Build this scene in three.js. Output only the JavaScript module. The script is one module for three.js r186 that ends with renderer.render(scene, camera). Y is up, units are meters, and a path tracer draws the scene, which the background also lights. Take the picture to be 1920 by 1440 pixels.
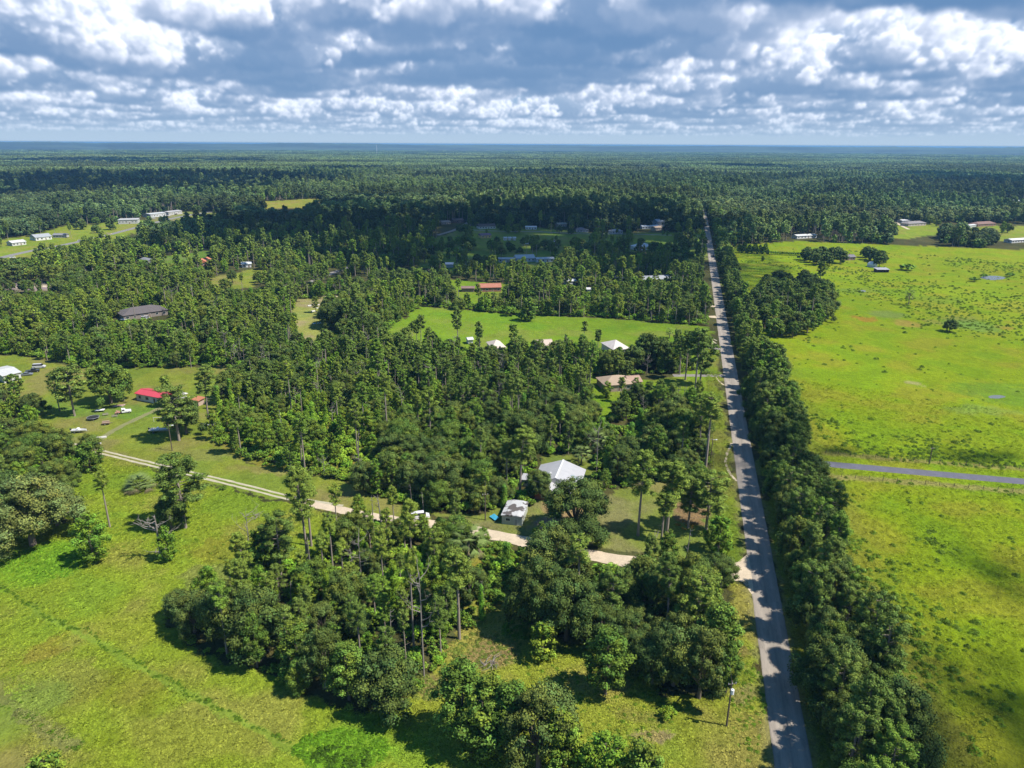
import * as THREE from 'three';
import { mergeGeometries } from 'three/addons/utils/BufferGeometryUtils.js';

// ---------------------------------------------------------------- camera, sun, exposure
const scene = new THREE.Scene();
const renderer = new THREE.WebGLRenderer({ antialias: true });
renderer.toneMapping = THREE.LinearToneMapping;
const EXPOSURE = 1.7;
renderer.toneMappingExposure = EXPOSURE;
renderer.shadowMap.enabled = true;

const EYE = 100;                                   // metres above the ground
const PITCH = Math.atan((720 - 270.3) / 1333);     // looking down
const ROLL = THREE.MathUtils.degToRad(0.3);
const camera = new THREE.PerspectiveCamera(2 * Math.atan(720 / 1333) * 180 / Math.PI, 4 / 3, 1, 90000);
camera.position.set(0, EYE, 0);
camera.rotation.order = 'YXZ';
camera.rotation.set(-PITCH, 0, ROLL);

const sunDir = new THREE.Vector3(0.963 * 0.574, 0.819, 0.27 * 0.574).normalize();   // from the ground towards the sun
const sun = new THREE.DirectionalLight(new THREE.Color(1, 0.945, 0.84), 4.7);
sun.name = 'sun';
sun.position.copy(sunDir).multiplyScalar(4000).add(new THREE.Vector3(0, 0, -500));
sun.target.position.set(0, 0, -500);
sun.castShadow = true;
sun.shadow.mapSize.set(4096, 4096);
Object.assign(sun.shadow.camera, { left: -900, right: 900, top: 900, bottom: -900, near: 100, far: 9000 });
scene.add(sun, sun.target);

// ---------------------------------------------------------------- random numbers and noise
function rng(seed) {
  let a = seed >>> 0;
  return () => { a = (a + 0x6d2b79f5) | 0; let t = Math.imul(a ^ (a >>> 15), 1 | a); t = (t + Math.imul(t ^ (t >>> 7), 61 | t)) ^ t; return ((t ^ (t >>> 14)) >>> 0) / 4294967296; };
}
function hash2(x, y, s = 0) {
  let h = Math.imul(x | 0, 374761393) ^ Math.imul(y | 0, 668265263) ^ Math.imul(s | 0, 1274126177);
  h = Math.imul(h ^ (h >>> 13), 1274126177); h ^= h >>> 16;
  return (h >>> 0) / 4294967296;
}
const clamp = (x, a = 0, b = 1) => (x < a ? a : x > b ? b : x);
const lerp = (a, b, t) => a + (b - a) * t;
const sstep = (a, b, x) => { const t = clamp((x - a) / (b - a)); return t * t * (3 - 2 * t); };
function noise2(x, y, s = 0) {
  const ix = Math.floor(x), iy = Math.floor(y), fx = x - ix, fy = y - iy, u = fx * fx * (3 - 2 * fx), v = fy * fy * (3 - 2 * fy);
  return lerp(lerp(hash2(ix, iy, s), hash2(ix + 1, iy, s), u), lerp(hash2(ix, iy + 1, s), hash2(ix + 1, iy + 1, s), u), v);
}
function fbm2(x, y, o = 4, s = 0) {
  let a = 0.5, f = 0, n = 0;
  for (let i = 0; i < o; i++) { f += a * noise2(x, y, s + i); n += a; a *= 0.5; x = x * 2.03 + 17.1; y = y * 2.03 - 9.7; }
  return f / n;
}

// ---------------------------------------------------------------- where a place in the survey picture (1920 x 1440) lies on the ground, and back
const cP = Math.cos(PITCH), sP = Math.sin(PITCH), cR = Math.cos(ROLL), sR = Math.sin(ROLL), FL = 1333;
function G(px, py, h = 0) {
  let x = px - 960, y = 720 - py;
  [x, y] = [x * cR - y * sR, x * sR + y * cR];
  const dx = x / FL, dy = (y / FL) * cP - sP, dz = -(y / FL) * sP - cP, t = (h - EYE) / dy;
  return [dx * t, dz * t];
}
function project(x, y, z) {
  const Y = y - EYE, cy = Y * cP - z * sP, cz = Y * sP + z * cP;       // camera axes before the roll
  let u = (x / -cz) * FL, v = (cy / -cz) * FL;
  [u, v] = [u * cR + v * sR, -u * sR + v * cR];
  return [960 + u, 720 - v, -cz];
}

// ---------------------------------------------------------------- the sky: a field of cumulus over flat country, marched through for every direction
const SKYSEED = 8;
function makeSky() {
  const N = 64, tile = new Float32Array(N * N * N);
  {                                                // puffy cell noise that repeats every 64 steps
    const layers = [[4, 0.55], [9, 0.3], [18, 0.15]].map(([c, w], k) => {
      const p = [];
      for (let i = 0; i < c * c * c; i++) p.push(hash2(i, k, 5), hash2(i, k, 6), hash2(i, k, 7));
      return { c, w, p };
    });
    for (let z = 0, i = 0; z < N; z++) for (let y = 0; y < N; y++) for (let x = 0; x < N; x++, i++) {
      let s = 0;
      for (const { c, w, p } of layers) {
        const X = x * c / N, Y = y * c / N, Z = z * c / N, ix = Math.floor(X), iy = Math.floor(Y), iz = Math.floor(Z);
        let m = 9;
        for (let a = -1; a <= 1; a++) for (let b = -1; b <= 1; b++) for (let d = -1; d <= 1; d++) {
          const q = ((((iz + a + c) % c) * c + (iy + b + c) % c) * c + (ix + d + c) % c) * 3;
          const ex = ix + d + p[q] - X, ey = iy + b + p[q + 1] - Y, ez = iz + a + p[q + 2] - Z, r = ex * ex + ey * ey + ez * ez;
          if (r < m) m = r;
        }
        s += w * (1 - Math.sqrt(m));
      }
      tile[i] = s;
    }
  }
  const cells = (x, y, z) => {
    const ix = Math.floor(x), iy = Math.floor(y), iz = Math.floor(z), fx = x - ix, fy = y - iy, fz = z - iz;
    const x0 = ix & 63, x1 = (ix + 1) & 63, y0 = (iy & 63) << 6, y1 = ((iy + 1) & 63) << 6, z0 = (iz & 63) << 12, z1 = ((iz + 1) & 63) << 12;
    const a = tile[z0 + y0 + x0] * (1 - fx) + tile[z0 + y0 + x1] * fx, b = tile[z0 + y1 + x0] * (1 - fx) + tile[z0 + y1 + x1] * fx;
    const c = tile[z1 + y0 + x0] * (1 - fx) + tile[z1 + y0 + x1] * fx, d = tile[z1 + y1 + x0] * (1 - fx) + tile[z1 + y1 + x1] * fx;
    return (a * (1 - fy) + b * fy) * (1 - fz) + (c * (1 - fy) + d * fy) * fz;
  };
  // cumulus: heaps of billows on a level base, scattered all round
  const BASE = 1080, CELL = 500, REACH = 84000, GN = Math.ceil(2 * REACH / CELL), bins = new Map(), R = rng(SKYSEED), sph = [];
  const field = (x, z) => fbm2(x / 5200 + 31, z / 5200 + 17, 3, 12);
  const billow = (x, y, z, r, flat) => {
    const k = sph.length / 5, m = r * 1.02 + 330;
    sph.push(x, y, z, r, flat);
    for (let i = Math.floor((x - m + REACH) / CELL); i <= (x + m + REACH) / CELL; i++) for (let j = Math.floor((z - m + REACH) / CELL); j <= (z + m + REACH) / CELL; j++) {
      if (i < 0 || j < 0 || i >= GN || j >= GN) continue;
      const q = i * GN + j; let l = bins.get(q); if (!l) bins.set(q, l = []); l.push(k);
    }
  };
  for (let n = 0; n < 22000; n++) {
    const wide = n < 9000 ? 52000 : 83000, x = (R() * 2 - 1) * wide, z = (R() * 2 - 1) * wide, f = field(x, z), u = R();
    if (n >= 9000 && (Math.max(Math.abs(x), Math.abs(z)) < 51000 || z > -20000)) continue;
    if (Math.hypot(x, z) < 1500 || R() > sstep(0.33, 0.62, f) * 0.62 + 0.05) continue;
    const size = 240 + 1250 * Math.pow(u, 2.6) * (0.6 + 0.8 * f), tall = 0.4 + 0.75 * R() * R() + 0.15 * R(), base = BASE + (R() - 0.5) * 120, cnt = 5 + Math.round(size / 55), long = 1 + 0.9 * R(), turn = R() * 3.14, ct = Math.cos(turn), st = Math.sin(turn);
    for (let k = 0; k < cnt; k++) {
      const a = R() * 6.283, d = Math.sqrt(R()) * 0.95, r = size * (0.2 + 0.26 * R()) * (1.05 - 0.5 * d), ex = Math.cos(a) * d * size * long, ez = Math.sin(a) * d * size / long;
      billow(x + ex * ct - ez * st, base + r * 0.25 + size * tall * 1.25 * (1 - d * d) * R(), z + ex * st + ez * ct, r, base);
    }
  }
  const S5 = Float32Array.from(sph);
  for (const [k, l] of bins) bins.set(k, Uint32Array.from(l));
  let room = 0;                                     // how far the last asked place is from any cloud
  const density = (x, y, z, fine) => {
    const i = Math.floor((x + REACH) / CELL), j = Math.floor((z + REACH) / CELL), l = i < 0 || j < 0 || i >= GN || j >= GN ? undefined : bins.get(i * GN + j);
    if (!l) { room = 300; return 0; }
    let d = 1e9, flat = 0;
    for (let n = 0; n < l.length; n++) { const k = l[n] * 5, a = x - S5[k], b = (y - S5[k + 1]) * 1.12, c = z - S5[k + 2], q = Math.sqrt(a * a + b * b + c * c) - S5[k + 3]; if (q < d) { d = q; flat = S5[k + 4]; } }
    room = d - 130;
    if (room > 0) return 0;
    room = 0;
    d -= (cells(x / 13, y / 11, z / 13) - 0.44) * 330 + 20;
    if (fine && d < 60) d -= (cells(x / 4.1 + 9, y / 4.1, z / 4.1 + 5) - 0.45) * 110;
    if (d > 0) return 0;
    return Math.min(1, -d / 75) * sstep(-70, 90, y - flat + (cells(x / 9, 3.3, z / 9) - 0.45) * 130) * 0.018;
  };
  const S = sunDir, K = 1 / EXPOSURE;
  const HAZE = [0.47, 0.63, 0.82], LIT = [1.5, 1.36, 1.22], LOW = [0.055, 0.195, 0.44], HIGH = [0.24, 0.38, 0.63];
  function look(dx, dy, dz, out, coarse) {
    const up = Math.max(dy, 0.0008), far = REACH * 0.98, g = Math.pow(1 - clamp(dy), 6), air = [lerp(0.055, 0.47, g), lerp(0.25, 0.62, g), lerp(0.62, 0.79, g)];
    let r = 0, gg = 0, b = 0, T = 1, n = 0, t = (BASE - 190 - EYE) / up;
    const end = Math.min((BASE + 2300 - EYE) / up, far);
    while (t < end && T > 0.012 && n++ < 900) {
      const x = dx * t, y = EYE + dy * t, z = dz * t, fine = !coarse && t < 30000, d = density(x, y, z, fine), step = (coarse ? 2 : 1) * (16 + t * 0.0015);
      if (d > 0) {
        const L = (s) => density(x + S.x * s, y + S.y * s, z + S.z * s, fine && s < 90);
        const tau = L(30) * 50 + L(80) * 70 + L(170) * 120 + L(340) * 220 + L(650) * 380 + L(1100) * 450;
        const h = clamp((y - BASE) / 1150), beam = 0.58 * Math.exp(-tau * 1.0) + 0.28 * Math.exp(-tau * 0.22) + 0.14 * Math.exp(-tau * 0.06), q = 1 - Math.exp(-d * step), powder = 0.6 + 0.4 * (1 - Math.exp(-d * 220)), aer = Math.exp(-t / 52000), w = T * q, hh = Math.pow(h, 0.8);
        r += w * ((LIT[0] * beam * powder + lerp(LOW[0], HIGH[0], hh)) * aer + HAZE[0] * (1 - aer));
        gg += w * ((LIT[1] * beam * powder + lerp(LOW[1], HIGH[1], hh)) * aer + HAZE[1] * (1 - aer));
        b += w * ((LIT[2] * beam * powder + lerp(LOW[2], HIGH[2], hh)) * aer + HAZE[2] * (1 - aer));
        T *= 1 - q;
        t += step;
      } else t += Math.max(step, room);
    }
    out[0] = (r + T * air[0]) * K; out[1] = (gg + T * air[1]) * K; out[2] = (b + T * air[2]) * K;
  }
  const W = 4096, H = 2048, data = new Float32Array(W * H * 4), px = [0, 0, 0];
  const dirOf = (col, row, f) => {
    const el = ((row + 0.5) / H - 0.5) * Math.PI, az = ((col + 0.5) / W - 0.5) * 2 * Math.PI;
    look(Math.cos(az) * Math.cos(el), Math.sin(el), Math.sin(az) * Math.cos(el), px, f);
  };
  const STEP = 16, cw = W / STEP, r0 = H / 2, ch = (H / 2) / STEP + 1, low = new Float32Array(cw * ch * 3);
  for (let j = 0; j < ch; j++) for (let i = 0; i < cw; i++) { dirOf(i * STEP, Math.min(r0 + j * STEP, H - 1), true); low.set(px, (j * cw + i) * 3); }
  for (let row = 0; row < H; row++) for (let col = 0; col < W; col++) {
    const o = (row * W + col) * 4;
    data[o + 3] = 1;
    if (row < r0) { data[o] = 0.11 * K; data[o + 1] = 0.2 * K; data[o + 2] = 0.28 * K; continue; }
    const el = (row - r0) / H * 180, az = Math.abs(col / W - 0.25) * 360;              // forward is -z, a quarter of the way round
    if (el < 13 && az < 47) { dirOf(col, row, false); data[o] = px[0]; data[o + 1] = px[1]; data[o + 2] = px[2]; continue; }
    const X = col / STEP, Y = (row - r0) / STEP, ix = Math.floor(X), iy = Math.floor(Y), fx = X - ix, fy = Y - iy, jx = (ix + 1) % cw, jy = Math.min(iy + 1, ch - 1);
    for (let k = 0; k < 3; k++) data[o + k] = lerp(lerp(low[(iy * cw + ix) * 3 + k], low[(iy * cw + jx) * 3 + k], fx), lerp(low[(jy * cw + ix) * 3 + k], low[(jy * cw + jx) * 3 + k], fx), fy);
  }
  const t = new THREE.DataTexture(data, W, H, THREE.RGBAFormat, THREE.FloatType);
  t.mapping = THREE.EquirectangularReflectionMapping;
  t.magFilter = t.minFilter = THREE.LinearFilter;
  t.needsUpdate = true;
  return t;
}
const skyTexture = makeSky();
scene.background = skyTexture;
scene.environment = skyTexture;

// ---------------------------------------------------------------- things, labels, names
const taken = {};
function numbered(name) { const n = taken[name] = (taken[name] ?? -1) + 1; return n ? `${name}_${String(n).padStart(3, '0')}` : name; }
function tag(o, label, category, group, kind) {
  o.userData.label = label;
  if (category) o.userData.category = category;
  if (group) o.userData.group = group;
  if (kind) o.userData.kind = kind;
  return o;
}
function add(o) { o.name = numbered(o.name); scene.add(o); return o; }
function mesh(name, geometry, material) { const m = new THREE.Mesh(geometry, material); m.name = name; m.castShadow = m.receiveShadow = true; return m; }
function group(name, x = 0, z = 0, turn = 0, y = 0) { const g = new THREE.Group(); g.name = name; g.position.set(x, y, z); g.rotation.y = turn; return add(g); }
const mats = {};
function mat(r, g, b, rough = 0.9, metal = 0) {
  const k = [r, g, b, rough, metal].join();
  return mats[k] ??= new THREE.MeshStandardMaterial({ color: new THREE.Color().setRGB(r, g, b), roughness: rough, metalness: metal });
}

// ---------------------------------------------------------------- areas of ground, outlined where they lie
const poly = (...p) => { const out = []; for (let i = 0; i < p.length; i += 2) out.push(G(p[i], p[i + 1])); out.box = [Math.min(...out.map((q) => q[0])), Math.min(...out.map((q) => q[1])), Math.max(...out.map((q) => q[0])), Math.max(...out.map((q) => q[1]))]; return out; };
function inside(p, x, z) {
  const b = p.box;
  if (x < b[0] || x > b[2] || z < b[1] || z > b[3]) return false;
  let c = false;
  for (let i = 0, j = p.length - 1; i < p.length; j = i++) if ((p[i][1] > z) !== (p[j][1] > z) && x < ((p[j][0] - p[i][0]) * (z - p[i][1])) / (p[j][1] - p[i][1]) + p[i][0]) c = !c;
  return c;
}
// the road runs straight: x = ROAD0 - ROADK * z at its middle
const ROADK = 0.2404, ROADX = 48.15 - ROADK * 93.6, ROADW = 6.3;
const roadX = (z) => ROADX - ROADK * z;
const RCOS = 1 / Math.hypot(1, ROADK);
const fromRoad = (x, z) => (x - roadX(z)) * RCOS;            // metres to the east of the middle of the road
const alongRoad = (d, s) => [ROADX + d * RCOS + s * ROADK * RCOS, -s * RCOS + d * ROADK * RCOS];   // d metres east of the middle, s metres along

const AREA = {
  pasture: poly(1338, 470, 1400, 458, 1500, 452, 1640, 458, 1920, 468, 2400, 480, 2600, 1700, 1560, 1700, 1500, 1440, 1448, 1050, 1405, 760, 1378, 600),
  meadow: poly(-260, 985, 60, 1000, 130, 985, 125, 880, 200, 850, 330, 892, 640, 968, 720, 1000, 640, 1010, 560, 1060, 460, 1085, 330, 1150, 300, 1170, 400, 1230, 560, 1290, 640, 1330, 760, 1345, 830, 1440, 900, 1600, -500, 1700),
  yard: poly(-60, 660, 60, 668, 150, 690, 250, 690, 430, 688, 440, 725, 410, 775, 400, 830, 470, 866, 560, 888, 640, 900, 720, 935, 800, 962, 800, 978, 640, 962, 330, 888, 190, 848, 90, 838, 60, 770, -60, 745),
  clearing: poly(850, 1190, 950, 1150, 1100, 1205, 1250, 1305, 1345, 1315, 1372, 1250, 1366, 1100, 1402, 1085, 1450, 1440, 1480, 1650, 780, 1650, 740, 1340, 820, 1265),
  verge: poly(1404, 1052, 1392, 950, 1372, 850, 1352, 720, 1337, 620, 1318, 620, 1325, 720, 1326, 800, 1330, 860, 1345, 1000, 1360, 1052),
  garden: poly(1095, 945, 1150, 918, 1240, 906, 1322, 900, 1362, 1000, 1388, 1048, 1300, 1052, 1180, 1040, 1080, 1012, 990, 1000, 950, 1005, 860, 978, 800, 962, 900, 960, 1000, 950, 1010, 855, 1110, 850, 1115, 905),
  field: poly(690, 640, 790, 574, 880, 582, 960, 590, 1140, 596, 1330, 612, 1338, 660, 1347, 702, 1290, 690, 1240, 668, 1120, 662, 1000, 660, 860, 655, 720, 650),
  homelawn: poly(1100, 705, 1240, 712, 1300, 693, 1350, 712, 1358, 800, 1335, 800, 1300, 755, 1190, 748, 1140, 790, 1105, 780),
  palelawn: poly(556, 562, 640, 553, 650, 575, 600, 590, 615, 615, 622, 640, 565, 645, 540, 600),
  backlawn: poly(385, 522, 480, 503, 505, 520, 465, 540, 405, 548),
  redlawn: poly(300, 482, 400, 468, 425, 480, 370, 497, 306, 494),
  northlawn: poly(-120, 468, 60, 440, 120, 424, 270, 412, 290, 426, 210, 452, 60, 494, -120, 540),
  whiteyard: poly(270, 412, 340, 396, 445, 400, 430, 425, 330, 428),
  shadeyards: poly(780, 500, 800, 452, 880, 424, 980, 424, 1110, 436, 1330, 436, 1330, 488, 1200, 470, 1090, 476, 1040, 515, 900, 522),
  bricklawn: poly(842, 524, 955, 533, 948, 572, 880, 572, 838, 552),
  eastlawn: poly(1672, 424, 1752, 418, 1770, 438, 1700, 448, 1672, 446),
  farlawn: poly(1800, 424, 1990, 424, 1990, 452, 1820, 452),
  goldfield: poly(486, 378, 600, 372, 612, 388, 492, 392),
  greydrive: poly(0, 528, 130, 533, 130, 545, 0, 545),
};
const SHADE_OF = {          // base colours of the ground (linear)
  pasture: [0.146, 0.200, 0.006], meadow: [0.146, 0.192, 0.014], yard: [0.148, 0.175, 0.022], clearing: [0.160, 0.183, 0.018], verge: [0.120, 0.155, 0.014],
  garden: [0.125, 0.150, 0.026], field: [0.115, 0.182, 0.012], homelawn: [0.115, 0.180, 0.010], palelawn: [0.185, 0.195, 0.045], backlawn: [0.160, 0.185, 0.024],
  redlawn: [0.10, 0.16, 0.02], northlawn: [0.16, 0.20, 0.018], whiteyard: [0.16, 0.175, 0.04], shadeyards: [0.12, 0.17, 0.022], bricklawn: [0.12, 0.185, 0.012],
  eastlawn: [0.155, 0.20, 0.016], farlawn: [0.16, 0.20, 0.02], goldfield: [0.19, 0.19, 0.025], greydrive: [0.22, 0.18, 0.13],
};
const names = Object.keys(AREA);
const areaAt = (x, z) => { for (const n of names) if (inside(AREA[n], x, z)) return n; return null; };

// smaller patches of their own colour: centre and half-axes as they lie in view, colour, share
const PATCH = [
  [80, 1055, 75, 34, [0.09, 0.21, 0.010], 0.9], [640, 1405, 90, 40, [0.09, 0.21, 0.010], 0.7], [250, 1175, 95, 30, [0.16, 0.18, 0.016], 0.7], [410, 1030, 55, 22, [0.16, 0.13, 0.02], 0.7],
  [390, 1075, 45, 16, [0.14, 0.13, 0.05], 0.7], [80, 1220, 35, 22, [0.17, 0.07, 0.025], 0.5], [120, 1290, 70, 40, [0.15, 0.115, 0.04], 0.55], [250, 1290, 90, 40, [0.12, 0.125, 0.01], 0.7],
  [30, 1330, 80, 55, [0.10, 0.18, 0.03], 0.6], [20, 1430, 40, 30, [0.17, 0.13, 0.05], 0.7], [60, 1120, 110, 22, [0.13, 0.18, 0.015], 0.4], [330, 1400, 160, 60, [0.13, 0.165, 0.006], 0.5],
  [1620, 598, 19, 6, [0.22, 0.10, 0.02], 1], [1698, 606, 20, 6, [0.21, 0.13, 0.04], 0.9], [1755, 605, 20, 4, [0.17, 0.13, 0.04], 0.7], [1830, 612, 40, 9, [0.09, 0.16, 0.04], 0.8], [1885, 613, 15, 4, [0.2, 0.12, 0.03], 0.8],
  [1660, 589, 30, 6, [0.10, 0.12, 0.05], 0.7], [1800, 598, 40, 5, [0.10, 0.12, 0.05], 0.6], [1880, 737, 85, 18, [0.075, 0.155, 0.015], 0.9], [1840, 770, 70, 8, [0.14, 0.19, 0.05], 0.6],
  [1710, 718, 12, 3, [0.26, 0.22, 0.12], 0.9], [1610, 545, 40, 4, [0.10, 0.15, 0.03], 0.6], [1760, 562, 45, 5, [0.10, 0.16, 0.02], 0.6],
  [1640, 1150, 45, 110, [0.15, 0.135, 0.022], 0.65], [1590, 960, 30, 60, [0.15, 0.15, 0.02], 0.5], [1730, 1330, 60, 90, [0.12, 0.11, 0.025], 0.6], [1640, 1260, 40, 40, [0.17, 0.13, 0.04], 0.55],
  [1580, 895, 22, 4, [0.24, 0.17, 0.10], 0.8], [910, 1225, 55, 30, [0.17, 0.115, 0.055], 0.8], [800, 1285, 40, 24, [0.17, 0.115, 0.06], 0.8], [1090, 1190, 60, 18, [0.15, 0.10, 0.045], 0.6],
  [1235, 1385, 45, 10, [0.20, 0.15, 0.09], 0.8], [1200, 1345, 60, 14, [0.15, 0.135, 0.035], 0.5], [1360, 1170, 9, 60, [0.17, 0.115, 0.05], 0.6], [1395, 1300, 22, 18, [0.16, 0.13, 0.06], 0.6],
  [1290, 960, 34, 20, [0.17, 0.10, 0.055], 0.9], [1060, 955, 40, 22, [0.24, 0.15, 0.08], 0.8], [1035, 985, 34, 20, [0.20, 0.15, 0.11], 0.9], [1210, 905, 60, 14, [0.16, 0.13, 0.05], 0.7], [1120, 850, 40, 8, [0.16, 0.145, 0.03], 0.8],
  [560, 880, 120, 9, [0.175, 0.145, 0.05], 0.65], [440, 850, 120, 9, [0.14, 0.14, 0.04], 0.6], [640, 925, 60, 9, [0.16, 0.135, 0.05], 0.6], [180, 770, 110, 14, [0.085, 0.16, 0.02], 0.7], [140, 825, 60, 8, [0.15, 0.135, 0.05], 0.6],
  [1095, 1015, 22, 4, [0.3, 0.25, 0.17], 0.7], [435, 620, 26, 14, [0.2, 0.165, 0.06], 0.9],
].map(([x, y, w, h, c, s]) => { const a = G(x, y), b = G(x + w, y), t = G(x, y - h), d = G(x, y + h); return { x: a[0], z: a[1], rx: Math.hypot(b[0] - a[0], b[1] - a[1]), rz: Math.hypot(t[0] - d[0], t[1] - d[1]) / 2, c, s }; });

// two straight mown strips across the meadow
const STRIPS = [[G(-40, 1085), G(650, 1462), 0.9, [0.125, 0.185, 0.02]], [G(-40, 1292), G(140, 1400), 1.5, [0.12, 0.12, 0.04]], [G(1548, 850), G(2100, 895), 1.6, [0.19, 0.165, 0.05]], [G(1552, 892), G(2100, 937), 1.8, [0.2, 0.17, 0.06]]];
function fromLine(x, z, a, b) { const dx = b[0] - a[0], dz = b[1] - a[1], l = Math.hypot(dx, dz), t = clamp(((x - a[0]) * dx + (z - a[1]) * dz) / (l * l)); return Math.hypot(x - a[0] - t * dx, z - a[1] - t * dz); }

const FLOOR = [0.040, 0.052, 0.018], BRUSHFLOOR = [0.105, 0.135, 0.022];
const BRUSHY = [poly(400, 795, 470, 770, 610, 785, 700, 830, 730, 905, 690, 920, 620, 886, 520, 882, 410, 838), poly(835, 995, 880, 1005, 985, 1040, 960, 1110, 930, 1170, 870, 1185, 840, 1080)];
function groundColor(x, z, out) {
  const far = Math.hypot(x, z), w = Math.min(2.6, 0.8 + far * 0.003);
  const jx = x + (fbm2(x * 0.22, z * 0.22, 3, 11) - 0.5) * 5 * w, jz = z + (fbm2(x * 0.22, z * 0.22, 3, 31) - 0.5) * 5 * w;
  const n = areaAt(jx, jz), big = fbm2(x * 0.012, z * 0.012, 4, 3), mid = fbm2(x * 0.07, z * 0.07, 4, 7), fine = fbm2(x * 0.5, z * 0.5, 3, 9);
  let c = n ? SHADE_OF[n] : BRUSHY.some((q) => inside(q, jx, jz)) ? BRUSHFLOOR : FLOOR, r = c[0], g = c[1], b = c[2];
  if (n) {
    const dry = sstep(0.5, 0.72, mid), lush = sstep(0.55, 0.7, 1 - mid) * 0.6;
    r = lerp(r, r * 1.12, dry); g = lerp(g, g * 0.9, dry); b = lerp(b, b * 1.9, dry);
    r = lerp(r, r * 0.78, lush); g = lerp(g, g * 0.98, lush);
    const m = 0.76 + 0.36 * big + 0.26 * (fine - 0.5) + 0.12 * (mid - 0.2);
    r *= m; g *= m; b *= m;
    for (const p of PATCH) {
      const ex = (jx - p.x) / p.rx, ez = (jz - p.z) / p.rz, q = ex * ex + ez * ez;
      if (q > 1.6) continue;
      const s = (n === 'meadow' || n === 'pasture' ? 0.66 : 0.95) * p.s * sstep(1.5, 0.5, q + (mid - 0.5) * 1.2 + (fine - 0.5) * 0.8), k = 0.75 + 0.5 * fine;
      r = lerp(r, p.c[0] * k, s); g = lerp(g, p.c[1] * k, s); b = lerp(b, p.c[2] * k, s);
    }
    for (const [a, e, hw, col] of STRIPS) {
      const s = sstep(hw * 1.35, hw * 0.7, fromLine(jx * 0.3 + x * 0.7, jz * 0.3 + z * 0.7, a, e)) * 0.75;
      r = lerp(r, col[0], s); g = lerp(g, col[1], s); b = lerp(b, col[2], s);
    }
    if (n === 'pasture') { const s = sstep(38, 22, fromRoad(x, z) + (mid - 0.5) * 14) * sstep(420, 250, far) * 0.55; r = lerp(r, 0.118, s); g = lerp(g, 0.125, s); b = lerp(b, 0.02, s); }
    const dr = Math.abs(fromRoad(x, z)) - ROADW / 2;                       // dry, trodden edge of the road
    if (dr < 3) { const s = sstep(2.2, 0.2, dr + (fine - 0.5) * 2.5) * 0.6; r = lerp(r, 0.15, s); g = lerp(g, 0.135, s); b = lerp(b, 0.06, s); }
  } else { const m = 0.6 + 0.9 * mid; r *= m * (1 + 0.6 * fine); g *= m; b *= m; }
  out[0] = r; out[1] = g; out[2] = b;
}
function noiseTexture(size, span, f) {            // a repeating greyscale picture of span x span metres
  const d = new Uint8Array(size * size * 4);
  for (let j = 0; j < size; j++) for (let i = 0; i < size; i++) {
    const v = clamp(f(i / size, j / size)) * 255, o = (j * size + i) * 4;
    d[o] = d[o + 1] = d[o + 2] = v; d[o + 3] = 255;
  }
  const t = new THREE.DataTexture(d, size, size);
  t.wrapS = t.wrapT = THREE.RepeatWrapping; t.magFilter = t.minFilter = THREE.LinearFilter; t.needsUpdate = true;
  return t;
}
const wrapNoise = (u, v, n, s) => {
  const x = u * n, y = v * n, ix = Math.floor(x), iy = Math.floor(y), fx = x - ix, fy = y - iy, a = fx * fx * (3 - 2 * fx), b = fy * fy * (3 - 2 * fy), m = (q) => ((q % n) + n) % n;
  return lerp(lerp(hash2(m(ix), m(iy), s), hash2(m(ix + 1), m(iy), s), a), lerp(hash2(m(ix), m(iy + 1), s), hash2(m(ix + 1), m(iy + 1), s), a), b);
};
const grassTex = noiseTexture(1024, 90, (u, v) => 0.42 + 0.62 * (0.16 * wrapNoise(u, v, 17, 1) + 0.22 * wrapNoise(u, v, 61, 2) + 0.3 * wrapNoise(u, v, 170, 3) + 0.32 * wrapNoise(u, v, 401, 4)));
const groundMat = new THREE.MeshPhysicalMaterial({ specularIntensity: 0.1, vertexColors: true, map: grassTex, bumpMap: grassTex, bumpScale: 0.55, roughness: 1 });
groundMat.color.setRGB(1.36, 1.36, 1.36);
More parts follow.
